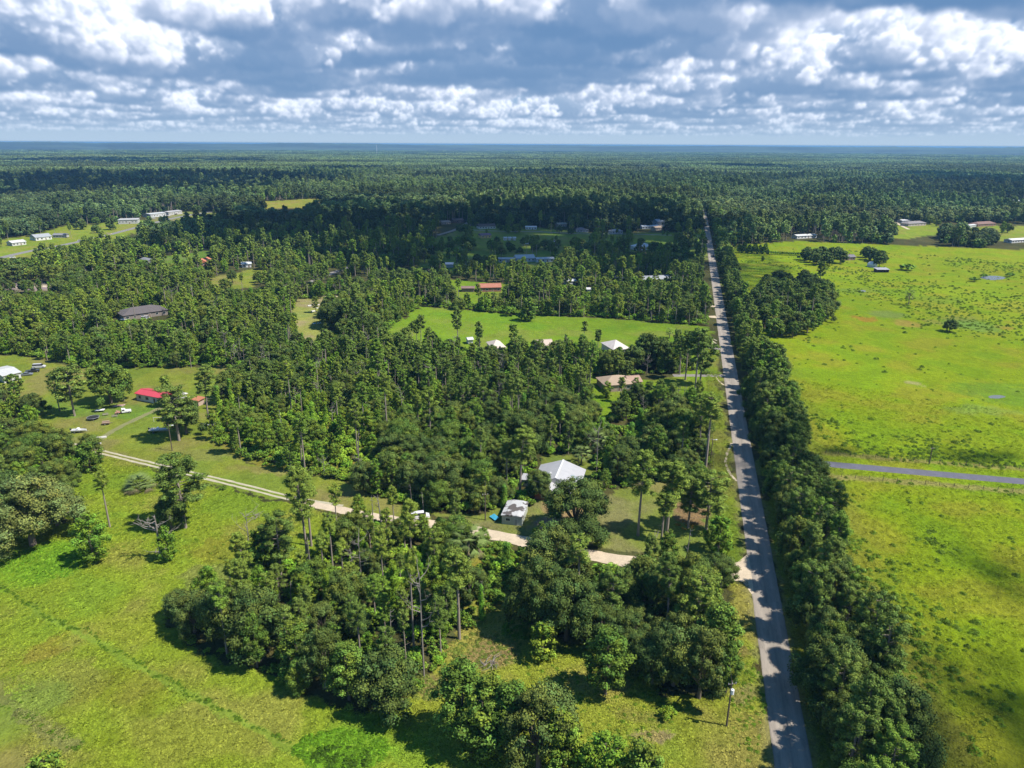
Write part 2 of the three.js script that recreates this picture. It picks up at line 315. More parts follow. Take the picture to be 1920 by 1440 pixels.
{
  const az = [], rad = [];
  for (let a = -180; a < 180;) { az.push(a); a += Math.abs(a) < 40.5 ? 0.16 : 4.05; }
  az.push(180);
  for (let r = 0.5; r < 20000;) { rad.push(r); r *= r < 78 ? 1.25 : r < 700 ? 1.0045 : r < 2500 ? 1.014 : 1.05; }
  const A = az.length, n = A * rad.length, pos = new Float32Array(n * 3), col = new Float32Array(n * 3), uv = new Float32Array(n * 2), idx = new Uint32Array((A - 1) * (rad.length - 1) * 6), c = [0, 0, 0];
  rad.forEach((r, j) => az.forEach((a, i) => {
    const k = j * A + i, t = a * Math.PI / 180, x = Math.sin(t) * r, z = -Math.cos(t) * r;
    pos[k * 3] = x; pos[k * 3 + 2] = z; uv[k * 2] = x / 90; uv[k * 2 + 1] = z / 90;
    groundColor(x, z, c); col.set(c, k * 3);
  }));
  let q = 0;
  for (let j = 0; j < rad.length - 1; j++) for (let i = 0; i < A - 1; i++) { const a = j * A + i, b = a + A; idx[q++] = a; idx[q++] = a + 1; idx[q++] = b; idx[q++] = b; idx[q++] = a + 1; idx[q++] = b + 1; }
  const g = new THREE.BufferGeometry();
  g.setAttribute('position', new THREE.BufferAttribute(pos, 3)); g.setAttribute('color', new THREE.BufferAttribute(col, 3)); g.setAttribute('uv', new THREE.BufferAttribute(uv, 2));
  const nor = new Float32Array(n * 3); for (let i = 1; i < nor.length; i += 3) nor[i] = 1;
  g.setAttribute('normal', new THREE.BufferAttribute(nor, 3)); g.setIndex(new THREE.BufferAttribute(idx, 1));
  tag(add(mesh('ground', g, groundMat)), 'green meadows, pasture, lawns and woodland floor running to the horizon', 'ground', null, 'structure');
}

// ---------------------------------------------------------------- roads, lanes and drives: strips laid over the ground
function strip(points, width, lift, wobble = 0, seed = 1) {        // points [x, z], widths may differ per point
  const c = new THREE.CatmullRomCurve3(points.map((p) => new THREE.Vector3(p[0], 0, p[1])), false, 'centripetal'), len = c.getLength(), n = Math.max(2, Math.min(900, Math.round(len / 1.2)));
  const pos = [], uv = [], idx = [], nor = [], R = 6;
  for (let i = 0; i <= n; i++) {
    const t = i / n, p = c.getPointAt(t), d = c.getTangentAt(t), w = Array.isArray(width) ? lerp(width[Math.floor(t * (width.length - 1) * 0.9999)], width[Math.floor(t * (width.length - 1) * 0.9999) + 1], (t * (width.length - 1) * 0.9999) % 1) : width;
    for (let k = 0; k <= R; k++) {
      const e = (k / R - 0.5) * w + (k === 0 ? -1 : k === R ? 1 : 0) * wobble * (fbm2(t * len * 0.5, k * 9.1, 3, seed) - 0.5);
      pos.push(p.x - d.z * e, lift + (k === 0 || k === R ? -lift * 0.7 : 0), p.z + d.x * e); uv.push(e / 8 + 0.5, t * len / 8); nor.push(0, 1, 0);
      if (i && k) { const a = i * (R + 1) + k; idx.push(a - 1, a - R - 2, a, a, a - R - 2, a - R - 1); }
    }
  }
  const g = new THREE.BufferGeometry();
  g.setAttribute('position', new THREE.Float32BufferAttribute(pos, 3)); g.setAttribute('uv', new THREE.Float32BufferAttribute(uv, 2)); g.setAttribute('normal', new THREE.Float32BufferAttribute(nor, 3)); g.setIndex(idx);
  return g;
}
const wornTex = noiseTexture(512, 8, (u, v) => 0.55 + 0.45 * (0.35 * wrapNoise(u, v, 5, 21) + 0.3 * wrapNoise(u, v, 23, 22) + 0.35 * wrapNoise(u, v, 120, 23)));
const roadTex = (() => {                      // asphalt: paler wheel tracks, patches and cracks along 60 metres
  const W = 256, H = 2048, d = new Uint8Array(W * H * 4);
  for (let j = 0; j < H; j++) for (let i = 0; i < W; i++) {
    const u = i / W, v = j / H, e = Math.abs(u - 0.5) * 2;
    let s = 0.78 + 0.13 * Math.exp(-(((e - 0.5) / 0.16) ** 2)) - 0.10 * Math.exp(-((e / 0.07) ** 2)) - 0.16 * sstep(0.9, 1, e);
    s += 0.16 * (wrapNoise(u, v * 1, 13, 41) - 0.5) + 0.2 * (hash2(Math.floor(u * 5), Math.floor(v * 24 + wrapNoise(u, v, 9, 3)), 8) > 0.86 ? -0.5 : 0) * 0.9 + 0.14 * (hash2(i, j, 43) - 0.5) + 0.12 * (wrapNoise(u, v, 60, 44) - 0.5);
    const crack = Math.abs(wrapNoise(u * 0.5, v, 40, 45) - 0.5);
    if (crack < 0.012) s -= 0.14;
    const o = (j * W + i) * 4;
    d[o] = clamp(s) * 255; d[o + 1] = clamp(s * 0.985) * 255; d[o + 2] = clamp(s * 0.965) * 255; d[o + 3] = 255;
  }
  const t = new THREE.DataTexture(d, W, H); t.wrapS = t.wrapT = THREE.RepeatWrapping; t.magFilter = t.minFilter = THREE.LinearFilter; t.repeat.set(8 / ROADW, 8 / 60); t.offset.set(0.5 - 4 / ROADW, 0); t.needsUpdate = true;
  return t;
})();
const asphalt = new THREE.MeshStandardMaterial({ map: roadTex, bumpMap: wornTex, bumpScale: 0.01, roughness: 0.92 }); asphalt.color.setRGB(0.30, 0.262, 0.222);
const newAsphalt = new THREE.MeshStandardMaterial({ map: wornTex, roughness: 0.9 }); newAsphalt.color.setRGB(0.115, 0.115, 0.15);
const sand = new THREE.MeshStandardMaterial({ map: wornTex, bumpMap: wornTex, bumpScale: 0.05, roughness: 1 }); sand.color.setRGB(0.56, 0.455, 0.325);
const shell = new THREE.MeshStandardMaterial({ map: wornTex, bumpMap: wornTex, bumpScale: 0.04, roughness: 1 }); shell.color.setRGB(0.44, 0.40, 0.28);
const greyGravel = new THREE.MeshStandardMaterial({ map: wornTex, bumpMap: wornTex, bumpScale: 0.03, roughness: 1 }); greyGravel.color.setRGB(0.24, 0.22, 0.2);
function way(name, pts, width, lift, m, label, category, wobble = 0.8, seed = 1) {
  return tag(add(mesh(name, strip(pts, width, lift, wobble, seed), m)), label, category, null, 'structure');
}
const pts = (...p) => { const o = []; for (let i = 0; i < p.length; i += 2) o.push(G(p[i], p[i + 1])); return o; };
{
  const s = []; for (let k = -20; k <= 1250; k += 40) s.push(alongRoad(0, k));
  way('road', s, ROADW, 0.05, asphalt, 'straight grey asphalt country road running away past the tree row', 'road', 0.25);
}
way('sandy_lane', [...pts(560, 940, 700, 968, 780, 980, 838, 986, 900, 998, 960, 1010, 1060, 1032, 1150, 1048, 1260, 1060, 1352, 1072)], [3.4, 3.4, 4, 4.6, 5, 5, 5, 5.2, 5.5, 6], 0.035, sand, 'pale sandy lane from the asphalt road past the white-roofed house', 'lane', 1.2, 5);
{
  const c = G(1378, 1078), rim = pts(1340, 1064, 1362, 1060, 1384, 1054, 1399, 1040, 1406, 1052, 1413, 1112, 1408, 1114, 1394, 1092, 1368, 1086, 1342, 1078), sh = new THREE.Shape();
  rim.forEach((p, k) => { const w = (hash2(k, 77) - 0.5) * 0.5; k ? sh.lineTo(p[0] - c[0] + w, -(p[1] - c[1])) : sh.moveTo(p[0] - c[0], -(p[1] - c[1])); });
  const g = new THREE.ShapeGeometry(sh); g.rotateX(-Math.PI / 2); const U = g.attributes.uv; for (let k = 0; k < U.count; k++) U.setXY(k, U.getX(k) / 8, U.getY(k) / 8);
  const o = add(mesh('sandy_apron', g, sand)); o.position.set(c[0], 0.03, c[1]); tag(o, 'pale sandy apron where the lane meets the asphalt road', 'apron', null, 'structure');
}
for (const e of [-0.95, 0.95]) {                      // the lane goes on west as two wheel tracks in the grass
  const p = pts(0, 806, 60, 818, 125, 832, 185, 846, 250, 862, 325, 880, 450, 910, 560, 937, 640, 951);
  const q = p.map((a, i) => { const b = p[Math.min(i + 1, p.length - 1)], c = p[Math.max(i - 1, 0)], dx = b[0] - c[0], dz = b[1] - c[1], l = Math.hypot(dx, dz); return [a[0] - dz / l * e, a[1] + dx / l * e]; });
  way('wheel_track', q, 0.95, 0.03, shell, e < 0 ? 'pale wheel track in the grass, on the side of the red-roofed home' : 'pale wheel track in the grass, on the meadow side of the pair', 'track', 0.5, e < 0 ? 3 : 4);
}
way('field_drive', [...pts(1446, 860, 1500, 865, 1560, 871, 1650, 879, 1760, 889, 1920, 903, 2200, 930)], 4.6, 0.04, newAsphalt, 'blue-grey paved drive crossing the pasture between two fences', 'drive', 0.15);
way('grass_track', pts(178, 833, 205, 812, 240, 793, 290, 770, 318, 757), 2.4, 0.02, new THREE.MeshStandardMaterial({ map: wornTex, color: new THREE.Color().setRGB(0.2, 0.2, 0.075), roughness: 1 }), 'faint worn track across the lawn to the red-roofed home', 'track', 1, 6);
way('gravel_drive', [...pts(1262, 704, 1300, 704), alongRoad(-3, 318)], 3.6, 0.035, greyGravel, 'grey gravel drive between the tall pines and the tan-roofed house', 'drive', 0.6, 2);
way('paved_stub', [alongRoad(-8.5, 366), alongRoad(-3, 364)], 3.4, 0.035, greyGravel, 'short grey drive stub beside the white chevron of sand', 'drive', 0.4, 2);
for (const [s, lab] of [[438, 'sandy drive mouth nearest the green field'], [470, 'sandy drive mouth at the edge of the shaded pines']]) way('sandy_drive', [alongRoad(-15, s - 2), alongRoad(-9, s), alongRoad(-3, s + 1)], [3, 3.5, 7], 0.035, sand, lab, 'drive', 0.6, s);
way('ditch_track', [alongRoad(-3.4, 207), alongRoad(-5.2, 213), alongRoad(-6.1, 220), alongRoad(-5.4, 228), alongRoad(-3.4, 238)], 0.8, 0.03, sand, 'curved pale sand track looping off the road verge', 'track', 0.6, 12);
way('sand_scar', [alongRoad(-3.5, 304), alongRoad(-5.5, 309), alongRoad(-6.5, 315)], 0.7, 0.03, sand, 'thin pale sand scar on the verge by the gravel drive', 'track', 0.4, 13);
for (const k of [0, 1, 2]) way('sand_streak', [alongRoad(-7.2, 376 + k * 5), alongRoad(-5.3 + k * 0.5, 369 + k * 6)], 0.8, 0.03, shell, ['lowest pale sand streak on the grass by the road', 'middle pale sand streak on the grass by the road', 'upper pale sand streak on the grass by the road'][k], 'track', 0.4, 14 + k);
way('rural_road', pts(-60, 505, 0, 484, 60, 470, 120, 459, 200, 441, 262, 425, 330, 408, 400, 396), [9, 9, 8, 8, 8, 8, 9, 10], 0.04, new THREE.MeshStandardMaterial({ map: wornTex, color: new THREE.Color().setRGB(0.22, 0.21, 0.2), roughness: 1 }), 'grey rural highway curving in front of the white building', 'road', 0.6, 15);
way('shaded_road', pts(560, 540, 620, 513, 680, 492), 6, 0.04, greyGravel, 'short stretch of pale road showing between dark shaded woods', 'road', 0.4, 16);
way('woodland_road', pts(820, 441, 850, 432, 866, 424, 885, 413), 6, 0.04, greyGravel, 'pale road bend beside the brown-roofed house in the shade', 'road', 0.4, 17);
way('subdivision_road', pts(880, 431, 960, 434, 1000, 434, 1080, 438, 1180, 439, 1260, 441), 5.5, 0.04, greyGravel, 'pale subdivision road across the shaded lawns', 'road', 0.4, 18);
way('sand_road', pts(-40, 538, 20, 538, 60, 537, 112, 537), 7, 0.04, sand, 'pale sand road at the edge of the western woods', 'road', 1, 19);
way('cemetery_drive', pts(560, 556, 600, 555, 645, 558), 5, 0.04, sand, 'pale drive at the head of the pale lawn', 'drive', 0.6, 20);
way('far_drive', pts(1678, 416, 1690, 423, 1704, 430), 4, 0.04, sand, 'pale drive across the bright lawn beyond the pasture', 'drive', 0.4, 21);

// ---------------------------------------------------------------- building meshes from triangles
class MB {
  constructor() { this.p = []; this.n = []; this.c = []; this.i = []; }
  v(x, y, z, nx, ny, nz, c) { this.p.push(x, y, z); this.n.push(nx, ny, nz); this.c.push(c[0], c[1], c[2]); return this.p.length / 3 - 1; }
  // a leaf or spray: a rhombus about (x, y, z) that faces roughly along (ox, oy, oz)
  leaf(R, x, y, z, ox, oy, oz, size, c, jitter = 0.9, long = 1) {
    let nx = ox + (R() - 0.5) * 2 * jitter, ny = oy + (R() - 0.5) * 2 * jitter + 0.15, nz = oz + (R() - 0.5) * 2 * jitter;
    let l = Math.hypot(nx, ny, nz) || 1; nx /= l; ny /= l; nz /= l;
    let tx = R() - 0.5, ty = R() - 0.5, tz = R() - 0.5, d = tx * nx + ty * ny + tz * nz; tx -= d * nx; ty -= d * ny; tz -= d * nz; l = Math.hypot(tx, ty, tz) || 1; tx /= l; ty /= l; tz /= l;
    const bx = ny * tz - nz * ty, by = nz * tx - nx * tz, bz = nx * ty - ny * tx, a = size * 0.62 * long, b = size * 0.44 / long, bend = size * 0.13;
    const mx = nx * 0.55 + ox * 0.6, my = ny * 0.55 + oy * 0.6, mz = nz * 0.55 + oz * 0.6, k = 1 / (Math.hypot(mx, my, mz) || 1);
    const N = [mx * k, my * k, mz * k];
    const p0 = this.v(x + tx * a - nx * bend, y + ty * a - ny * bend, z + tz * a - nz * bend, ...N, c), p1 = this.v(x + bx * b, y + by * b, z + bz * b, ...N, c);
    const p2 = this.v(x - tx * a - nx * bend, y - ty * a - ny * bend, z - tz * a - nz * bend, ...N, c), p3 = this.v(x - bx * b, y - by * b, z - bz * b, ...N, c);
    this.i.push(p0, p1, p3, p1, p2, p3);
  }
  // a blade: one thin triangle from a to a + d
  blade(R, x, y, z, dx, dy, dz, w, c, ox, oy, oz) {
    let bx = dy * 0.3 - dz + (R() - 0.5) * 0.6, by = (R() - 0.5) * 0.6, bz = dx + (R() - 0.5) * 0.6; const l = Math.hypot(bx, by, bz) || 1; bx *= w / l; by *= w / l; bz *= w / l;
    const a = this.v(x + bx, y + by, z + bz, ox, oy, oz, c), b = this.v(x - bx, y - by, z - bz, ox, oy, oz, c), e = this.v(x + dx, y + dy, z + dz, ox, oy, oz, c);
    const nx = by * dz - bz * dy, ny = bz * dx - bx * dz, nz = bx * dy - by * dx; if (nx * ox + ny * oy + nz * oz > 0) this.i.push(b, a, e); else this.i.push(a, b, e);
  }
  tube(points, radii, seg, c) {          // points: [x, y, z]
    let prev = -1;
    for (let k = 0; k < points.length; k++) {
      const a = points[Math.max(k - 1, 0)], b = points[Math.min(k + 1, points.length - 1)];
      let dx = b[0] - a[0], dy = b[1] - a[1], dz = b[2] - a[2]; let l = Math.hypot(dx, dy, dz) || 1; dx /= l; dy /= l; dz /= l;
      let ux = Math.abs(dy) > 0.9 ? 1 : 0, uy = Math.abs(dy) > 0.9 ? 0 : 1, uz = 0; const d = ux * dx + uy * dy; ux -= d * dx; uy -= d * dy; uz -= d * dz; l = Math.hypot(ux, uy, uz); ux /= l; uy /= l; uz /= l;
      const wx = dy * uz - dz * uy, wy = dz * ux - dx * uz, wz = dx * uy - dy * ux, first = this.p.length / 3;
      for (let s = 0; s < seg; s++) { const t = s / seg * Math.PI * 2, cx = Math.cos(t), sx = Math.sin(t), nx = ux * cx + wx * sx, ny = uy * cx + wy * sx, nz = uz * cx + wz * sx, r = radii[k]; this.v(points[k][0] + nx * r, points[k][1] + ny * r, points[k][2] + nz * r, nx, ny, nz, c); }
      if (prev >= 0) for (let s = 0; s < seg; s++) { const q = (s + 1) % seg; this.i.push(prev + s, prev + q, first + s, prev + q, first + q, first + s); }
      prev = first;
    }
  }
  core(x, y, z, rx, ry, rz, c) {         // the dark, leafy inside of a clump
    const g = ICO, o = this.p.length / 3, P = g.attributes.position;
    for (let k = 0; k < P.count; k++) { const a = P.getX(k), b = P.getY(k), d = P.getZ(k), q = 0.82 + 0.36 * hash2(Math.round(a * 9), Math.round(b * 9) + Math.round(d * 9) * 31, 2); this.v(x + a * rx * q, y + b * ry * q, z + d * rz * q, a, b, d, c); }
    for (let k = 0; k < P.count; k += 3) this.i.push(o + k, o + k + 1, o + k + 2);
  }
  build() {
    const g = new THREE.BufferGeometry();
    g.setAttribute('position', new THREE.Float32BufferAttribute(this.p, 3)); g.setAttribute('normal', new THREE.Float32BufferAttribute(this.n, 3)); g.setAttribute('color', new THREE.Float32BufferAttribute(this.c, 3)); g.setIndex(this.i);
    return g;
  }
}
const ICO = new THREE.IcosahedronGeometry(1, 1);
const tone = (c, k, w = 0) => [c[0] * k * (1 + w), c[1] * k, c[2] * k * (1 - w)];
function ball(R) { const z = R() * 2 - 1, t = R() * 6.2832, r = Math.sqrt(1 - z * z); return [r * Math.cos(t), z, r * Math.sin(t)]; }

// a rounded clump of leaves; q: leaves per square metre of its skin
function clump(m, R, x, y, z, r, ry, leaf, q, c, drop = -0.45) {
  const n = Math.max(6, Math.round(4 * Math.PI * r * ry * q)), own = 0.7 + 0.6 * R(), w = (R() - 0.5) * 0.36;
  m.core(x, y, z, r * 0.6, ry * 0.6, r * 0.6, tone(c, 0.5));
  for (let i = 0; i < n; i++) {
    let d = ball(R); if (d[1] < drop && R() < 0.75) d = [d[0], -d[1], d[2]];
    const k = 0.62 + 0.5 * Math.pow(R(), 0.7);
    m.leaf(R, x + d[0] * r * k, y + d[1] * ry * k, z + d[2] * r * k, d[0], d[1], d[2], leaf * (0.7 + 0.6 * R()), tone(c, own * (0.72 + 0.56 * R()), w + (R() - 0.5) * 0.16));
  }
}
const BARK = [0.11, 0.088, 0.068], PALE = [0.24, 0.2, 0.165], GREYWOOD = [0.21, 0.185, 0.16];
const GREEN = { oak: [0.062, 0.086, 0.019], pine: [0.080, 0.113, 0.021], leafy: [0.078, 0.119, 0.016], shrub: [0.094, 0.146, 0.016], palm: [0.10, 0.125, 0.035], moss: [0.13, 0.135, 0.09], vine: [0.078, 0.14, 0.016] };

// each maker gives [trunk, crown] geometries with the foot of the trunk at the origin
function oak(seed, H, W, leaf, q, sparse = 0) {
  const R = rng(seed), t = new MB(), m = new MB(), n = Math.round(24 + W * 4.4), fork = H * 0.22, limb = tone(BARK, 1.5);
  t.tube([[0, -0.4, 0], [0.1, fork * 0.5, 0.05], [0, fork, 0.1]], [0.5 * W / 6, 0.38 * W / 6, 0.33 * W / 6], 7, limb);
  const lop = [R() * 6.28, R() * 6.28], wide = (a) => 1 + 0.16 * Math.sin(a * 2 + lop[0]) + 0.13 * Math.sin(a * 3 + lop[1]);
  for (let k = 0; k < n; k++) {
    const a = k * 2.39996 + R() * 0.9, u = (k + 0.5) / n, rr = W * wide(a) * Math.sqrt(u) * (0.66 + 0.36 * R()), top = H * (0.98 - 0.5 * Math.pow(rr / W, 2.4)) - R() * R() * H * 0.36;
    const r = W * (0.08 + 0.2 * R() * R() + 0.05 * R()) + 0.3, x = Math.cos(a) * rr, z = Math.sin(a) * rr, y = Math.max(top - r * 0.6, H * 0.2);
    if (k % 4 === 0 || (k % 2 === 0 && rr > W * 0.75)) t.tube([[0, fork * (0.75 + 0.3 * R()), 0], [x * 0.4, lerp(fork, y, 0.55), z * 0.4], [x * 0.95, y + r * 0.4, z * 0.95]], [0.2 * W / 6, 0.13 * W / 6, 0.035], 5, limb);
    if (R() < sparse) continue;
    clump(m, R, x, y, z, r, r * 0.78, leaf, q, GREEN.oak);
    if (rr > W * 0.42) { const low = H * (0.1 + 0.3 * R()), y2 = lerp(low, y, 0.25 + 0.4 * R()); clump(m, R, x * (0.92 + 0.1 * R()), y2, z * (0.92 + 0.1 * R()), r * 0.95, r * 0.9, leaf, q * 0.85, tone(GREEN.oak, 0.92)); }
  }
  return [t.build(), m.build()];
}
function pine(seed, H, W, leaf, q, bare = 0.55, full = 1) {
  const R = rng(seed), t = new MB(), m = new MB(), lean = [(R() - 0.5) * H * 0.07, (R() - 0.5) * H * 0.07], at = (k) => [lean[0] * k * k, H * k, lean[1] * k * k];
  const r0 = 0.16 + H * 0.0062;
  t.tube([[0, -0.4, 0], at(0.1), at(0.35), at(0.6), at(0.85), at(0.99)], [r0 * 1.2, r0, r0 * 0.85, r0 * 0.68, r0 * 0.36, 0.04], 7, PALE.map((v) => v * 1.05));
  const n = Math.round((20 + H * 0.7) * full);
  for (let k = 0; k < n; k++) {
    const u = (k + R()) / n, h = bare + (1 - bare) * u, a = k * 2.4 + R() * 1.2, L = W * (0.45 + 0.65 * Math.sin(Math.PI * clamp(0.16 + u * 0.8))) * (0.65 + 0.5 * R()), up = 0.12 + 0.5 * u;
    const b = at(h), x = b[0] + Math.cos(a) * L, z = b[2] + Math.sin(a) * L, y = b[1] + L * up;
    t.tube([b, [lerp(b[0], x, 0.55), lerp(b[1], y, 0.35), lerp(b[2], z, 0.55)], [x, y, z]], [0.075, 0.05, 0.02], 4, PALE.map((v) => v * 0.9));
    const tufts = 2 + Math.round(R() * 2 + L * 0.5);
    for (let s = 0; s < tufts; s++) {
      const f = 0.5 + 0.5 * R(), cx = lerp(b[0], x, f) + (R() - 0.5) * 1.0, cy = lerp(b[1], y, f) + (R() - 0.3) * 0.8, cz = lerp(b[2], z, f) + (R() - 0.5) * 1.0, r = 0.42 + 0.46 * R() + W * 0.05, own = 0.72 + 0.56 * R(), N = Math.round(19 * q * r * r / 0.3);
      for (let i = 0; i < N; i++) { const d = ball(R); if (d[1] < -0.3) d[1] *= -0.6; const g = r * (0.15 + 0.95 * R()); m.leaf(R, cx + d[0] * g, cy + d[1] * g * 0.75, cz + d[2] * g, d[0], d[1], d[2], leaf * (0.7 + 0.6 * R()), tone(GREEN.pine, own * (0.7 + 0.6 * R()), (R() - 0.5) * 0.25), 0.7, 1.35); }
    }
  }
  for (let k = 0; k < 5; k++) { const h = bare * (0.55 + 0.42 * R()), b = at(h), a = R() * 6.28, L = 0.6 + R() * 1.5; t.tube([b, [b[0] + Math.cos(a) * L, b[1] + 0.15, b[2] + Math.sin(a) * L]], [0.045, 0.015], 4, PALE); }
  return [t.build(), m.build()];
}
function leafy(seed, H, W, leaf, q, foot = 0.16, col = GREEN.leafy) {
  const R = rng(seed), t = new MB(), m = new MB(), n = Math.round(20 + H * 2.6);
  t.tube([[0, -0.3, 0], [(R() - 0.5) * 0.4, H * 0.35, (R() - 0.5) * 0.4], [0, H * 0.9, 0]], [0.14 + H * 0.008, 0.1 + H * 0.005, 0.03], 6, BARK);
  for (let k = 0; k < n; k++) {
    const u = (k + R() * 0.8) / n, a = k * 2.39996 + R() * 0.8, prof = Math.pow(Math.sin(Math.PI * clamp(0.13 + u * 0.82)), 0.75), rr = W * prof * (0.3 + 0.62 * R()), y = H * (foot + (0.97 - foot) * u), r = W * (0.19 + 0.17 * R()) * (0.65 + 0.35 * prof), x = Math.cos(a) * rr, z = Math.sin(a) * rr;
    if (R() < 0.5) t.tube([[0, y - rr * 0.6, 0], [x, y, z]], [0.07, 0.02], 4, BARK);
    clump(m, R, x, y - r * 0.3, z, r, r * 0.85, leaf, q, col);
  }
  return [t.build(), m.build()];
}
function shrub(seed, H, W, leaf, q, col = GREEN.shrub) {
  const R = rng(seed), t = new MB(), m = new MB(), n = 12 + Math.round(W * 5);
  for (let k = 0; k < 4; k++) t.tube([[0, -0.2, 0], [(R() - 0.5) * W * 0.6, H * 0.6, (R() - 0.5) * W * 0.6]], [0.06, 0.02], 4, BARK);
  for (let k = 0; k < n; k++) {
    const a = k * 2.4 + R(), rr = W * Math.sqrt((k + 0.3) / n) * 0.78, r = W * (0.17 + 0.15 * R()), y = H * (0.76 - 0.5 * Math.pow(rr / W, 1.8)) * (0.75 + 0.4 * R());
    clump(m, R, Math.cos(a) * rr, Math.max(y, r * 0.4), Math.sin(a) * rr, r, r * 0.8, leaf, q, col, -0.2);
  }
  return [t.build(), m.build()];
}
function palm(seed, H, W, stemless = false) {
  const R = rng(seed), t = new MB(), m = new MB(), lx = (R() - 0.5) * H * 0.12, n = stemless ? 38 : 30;
  if (!stemless) t.tube([[0, -0.3, 0], [lx * 0.3, H * 0.5, 0], [lx, H, 0]], [0.24, 0.19, 0.22], 7, PALE.map((v) => v * 0.7));
  else t.tube([[0, -0.2, 0], [0, H * 0.3, 0]], [0.3, 0.2], 6, BARK);
  for (let k = 0; k < n; k++) {
    const a = k * 2.4 + R() * 0.5, e = stemless ? 1.25 - 1.3 * (k / n) : 1.2 - 2.1 * (k / n), L = W * (0.5 + 0.2 * R()), cx = (stemless ? 0 : lx) + Math.cos(a) * Math.cos(e) * L, cy = (stemless ? H * 0.35 : H) + Math.sin(e) * L, cz = Math.sin(a) * Math.cos(e) * L;
    t.tube([[stemless ? 0 : lx, stemless ? H * 0.3 : H, 0], [cx, cy, cz]], [0.035, 0.02], 4, tone(GREEN.palm, 0.9));
    const old = k > n * 0.78, c = old ? [0.11, 0.085, 0.045] : tone(GREEN.palm, 0.75 + 0.6 * R());
    for (let s = -6; s <= 6; s++) {
      const f = a + s * 0.2, ee = e - 0.25 - Math.abs(s) * 0.05, l = W * (0.58 - Math.abs(s) * 0.02);
      m.blade(R, cx, cy, cz, Math.cos(f) * Math.cos(ee) * l, Math.sin(ee) * l - 0.18 * l, Math.sin(f) * Math.cos(ee) * l, 0.075, c, Math.cos(a) * 0.4, 0.85, Math.sin(a) * 0.4);
    }
  }
  return [t.build(), m.build()];
}
function snag(seed, H, forked) {            // a dead, bare tree
  const R = rng(seed), t = new MB(), lean = (R() - 0.5) * H * 0.1, at = (k) => [lean * k, H * k, lean * 0.4 * k];
  t.tube([[0, -0.3, 0], at(0.3), at(0.7), at(1)], [0.22, 0.18, 0.12, 0.05], 7, GREYWOOD);
  const n = forked ? 11 : 5;
  for (let k = 0; k < n; k++) {
    const h = 0.45 + 0.52 * R(), a = R() * 6.28, L = (forked ? 0.24 : 0.12) * H * (0.5 + 0.7 * R()), b = at(h), e = [b[0] + Math.cos(a) * L, b[1] + L * (0.2 + 0.6 * R()), b[2] + Math.sin(a) * L];
    t.tube([b, [lerp(b[0], e[0], 0.5), lerp(b[1], e[1], 0.3), lerp(b[2], e[2], 0.5)], e], [0.09, 0.06, 0.02], 5, GREYWOOD);
    if (forked) for (let s = 0; s < 3; s++) { const f = 0.5 + 0.5 * R(), q = [lerp(b[0], e[0], f), lerp(b[1], e[1], f), lerp(b[2], e[2], f)]; t.tube([q, [q[0] + (R() - 0.5) * L * 0.7, q[1] + R() * L * 0.5, q[2] + (R() - 0.5) * L * 0.7]], [0.035, 0.012], 4, GREYWOOD); }
  }
  return [t.build(), null];
}
function vineTower(seed, H, leaf, q) {      // a tall trunk hung with creeper
  const R = rng(seed), t = new MB(), m = new MB();
  t.tube([[0, -0.3, 0], [0.1, H * 0.5, 0], [(R() - 0.5) * 0.8, H, 0.2]], [0.22, 0.17, 0.05], 6, BARK);
  for (let k = 0; k < 13; k++) { const u = k / 13, r = (0.95 + 0.6 * R()) * (1.2 - 0.55 * u); clump(m, R, (R() - 0.5) * 0.9, H * (0.06 + 0.93 * u), (R() - 0.5) * 0.9, r, r * 1.25, leaf, q, GREEN.vine); }
  return [t.build(), m.build()];
}
const barkMat = new THREE.MeshStandardMaterial({ vertexColors: true, roughness: 0.95 });
const leafMats = {};
function leafMat(r, g, b) {
  const k = [r, g, b].join();
  return leafMats[k] ??= new THREE.MeshPhysicalMaterial({ vertexColors: true, color: new THREE.Color().setRGB(r, g, b), roughness: 0.8, specularIntensity: 0.2, side: THREE.DoubleSide });
}
const TINTS = [[1, 1, 1], [0.82, 0.9, 0.95], [1.18, 1.1, 0.9], [0.92, 1.05, 0.8], [1.3, 1.16, 1.0]];

// the kinds: a few individuals of each, near ones finely leaved and far ones coarser (lod 1, 2)
const KIND = {};
function kind(name, makers) { KIND[name] = makers.map((f) => [0, 1, 2].map((lod) => f(lod))); }
const LS = [0.23, 0.42, 0.95], LQ = [11.5, 4, 1.0], PS = [0.25, 0.46, 0.95], PQ = [2.6, 0.85, 0.24];
kind('oak', [(l) => oak(101, 11.5, 6.2, LS[l], LQ[l]), (l) => oak(102, 13, 7.2, LS[l], LQ[l]), (l) => oak(103, 9.5, 5.0, LS[l], LQ[l]), (l) => oak(104, 12, 5.6, LS[l], LQ[l], 0.18), (l) => oak(105, 10.5, 5.6, LS[l], LQ[l], 0.3), (l) => oak(106, 14, 5.4, LS[l], LQ[l], 0.1)]);
kind('pine', [(l) => pine(201, 20, 2.2, PS[l], PQ[l], 0.66, 0.75), (l) => pine(202, 23, 2.8, PS[l], PQ[l], 0.52), (l) => pine(203, 17, 2.0, PS[l], PQ[l], 0.58, 0.8), (l) => pine(204, 21, 2.1, PS[l], PQ[l], 0.7, 0.55), (l) => pine(205, 15, 3.2, PS[l], PQ[l], 0.34, 1.2), (l) => pine(206, 19, 1.7, PS[l], PQ[l], 0.72, 0.45), (l) => pine(207, 16, 2.6, PS[l], PQ[l], 0.48, 0.6)]);
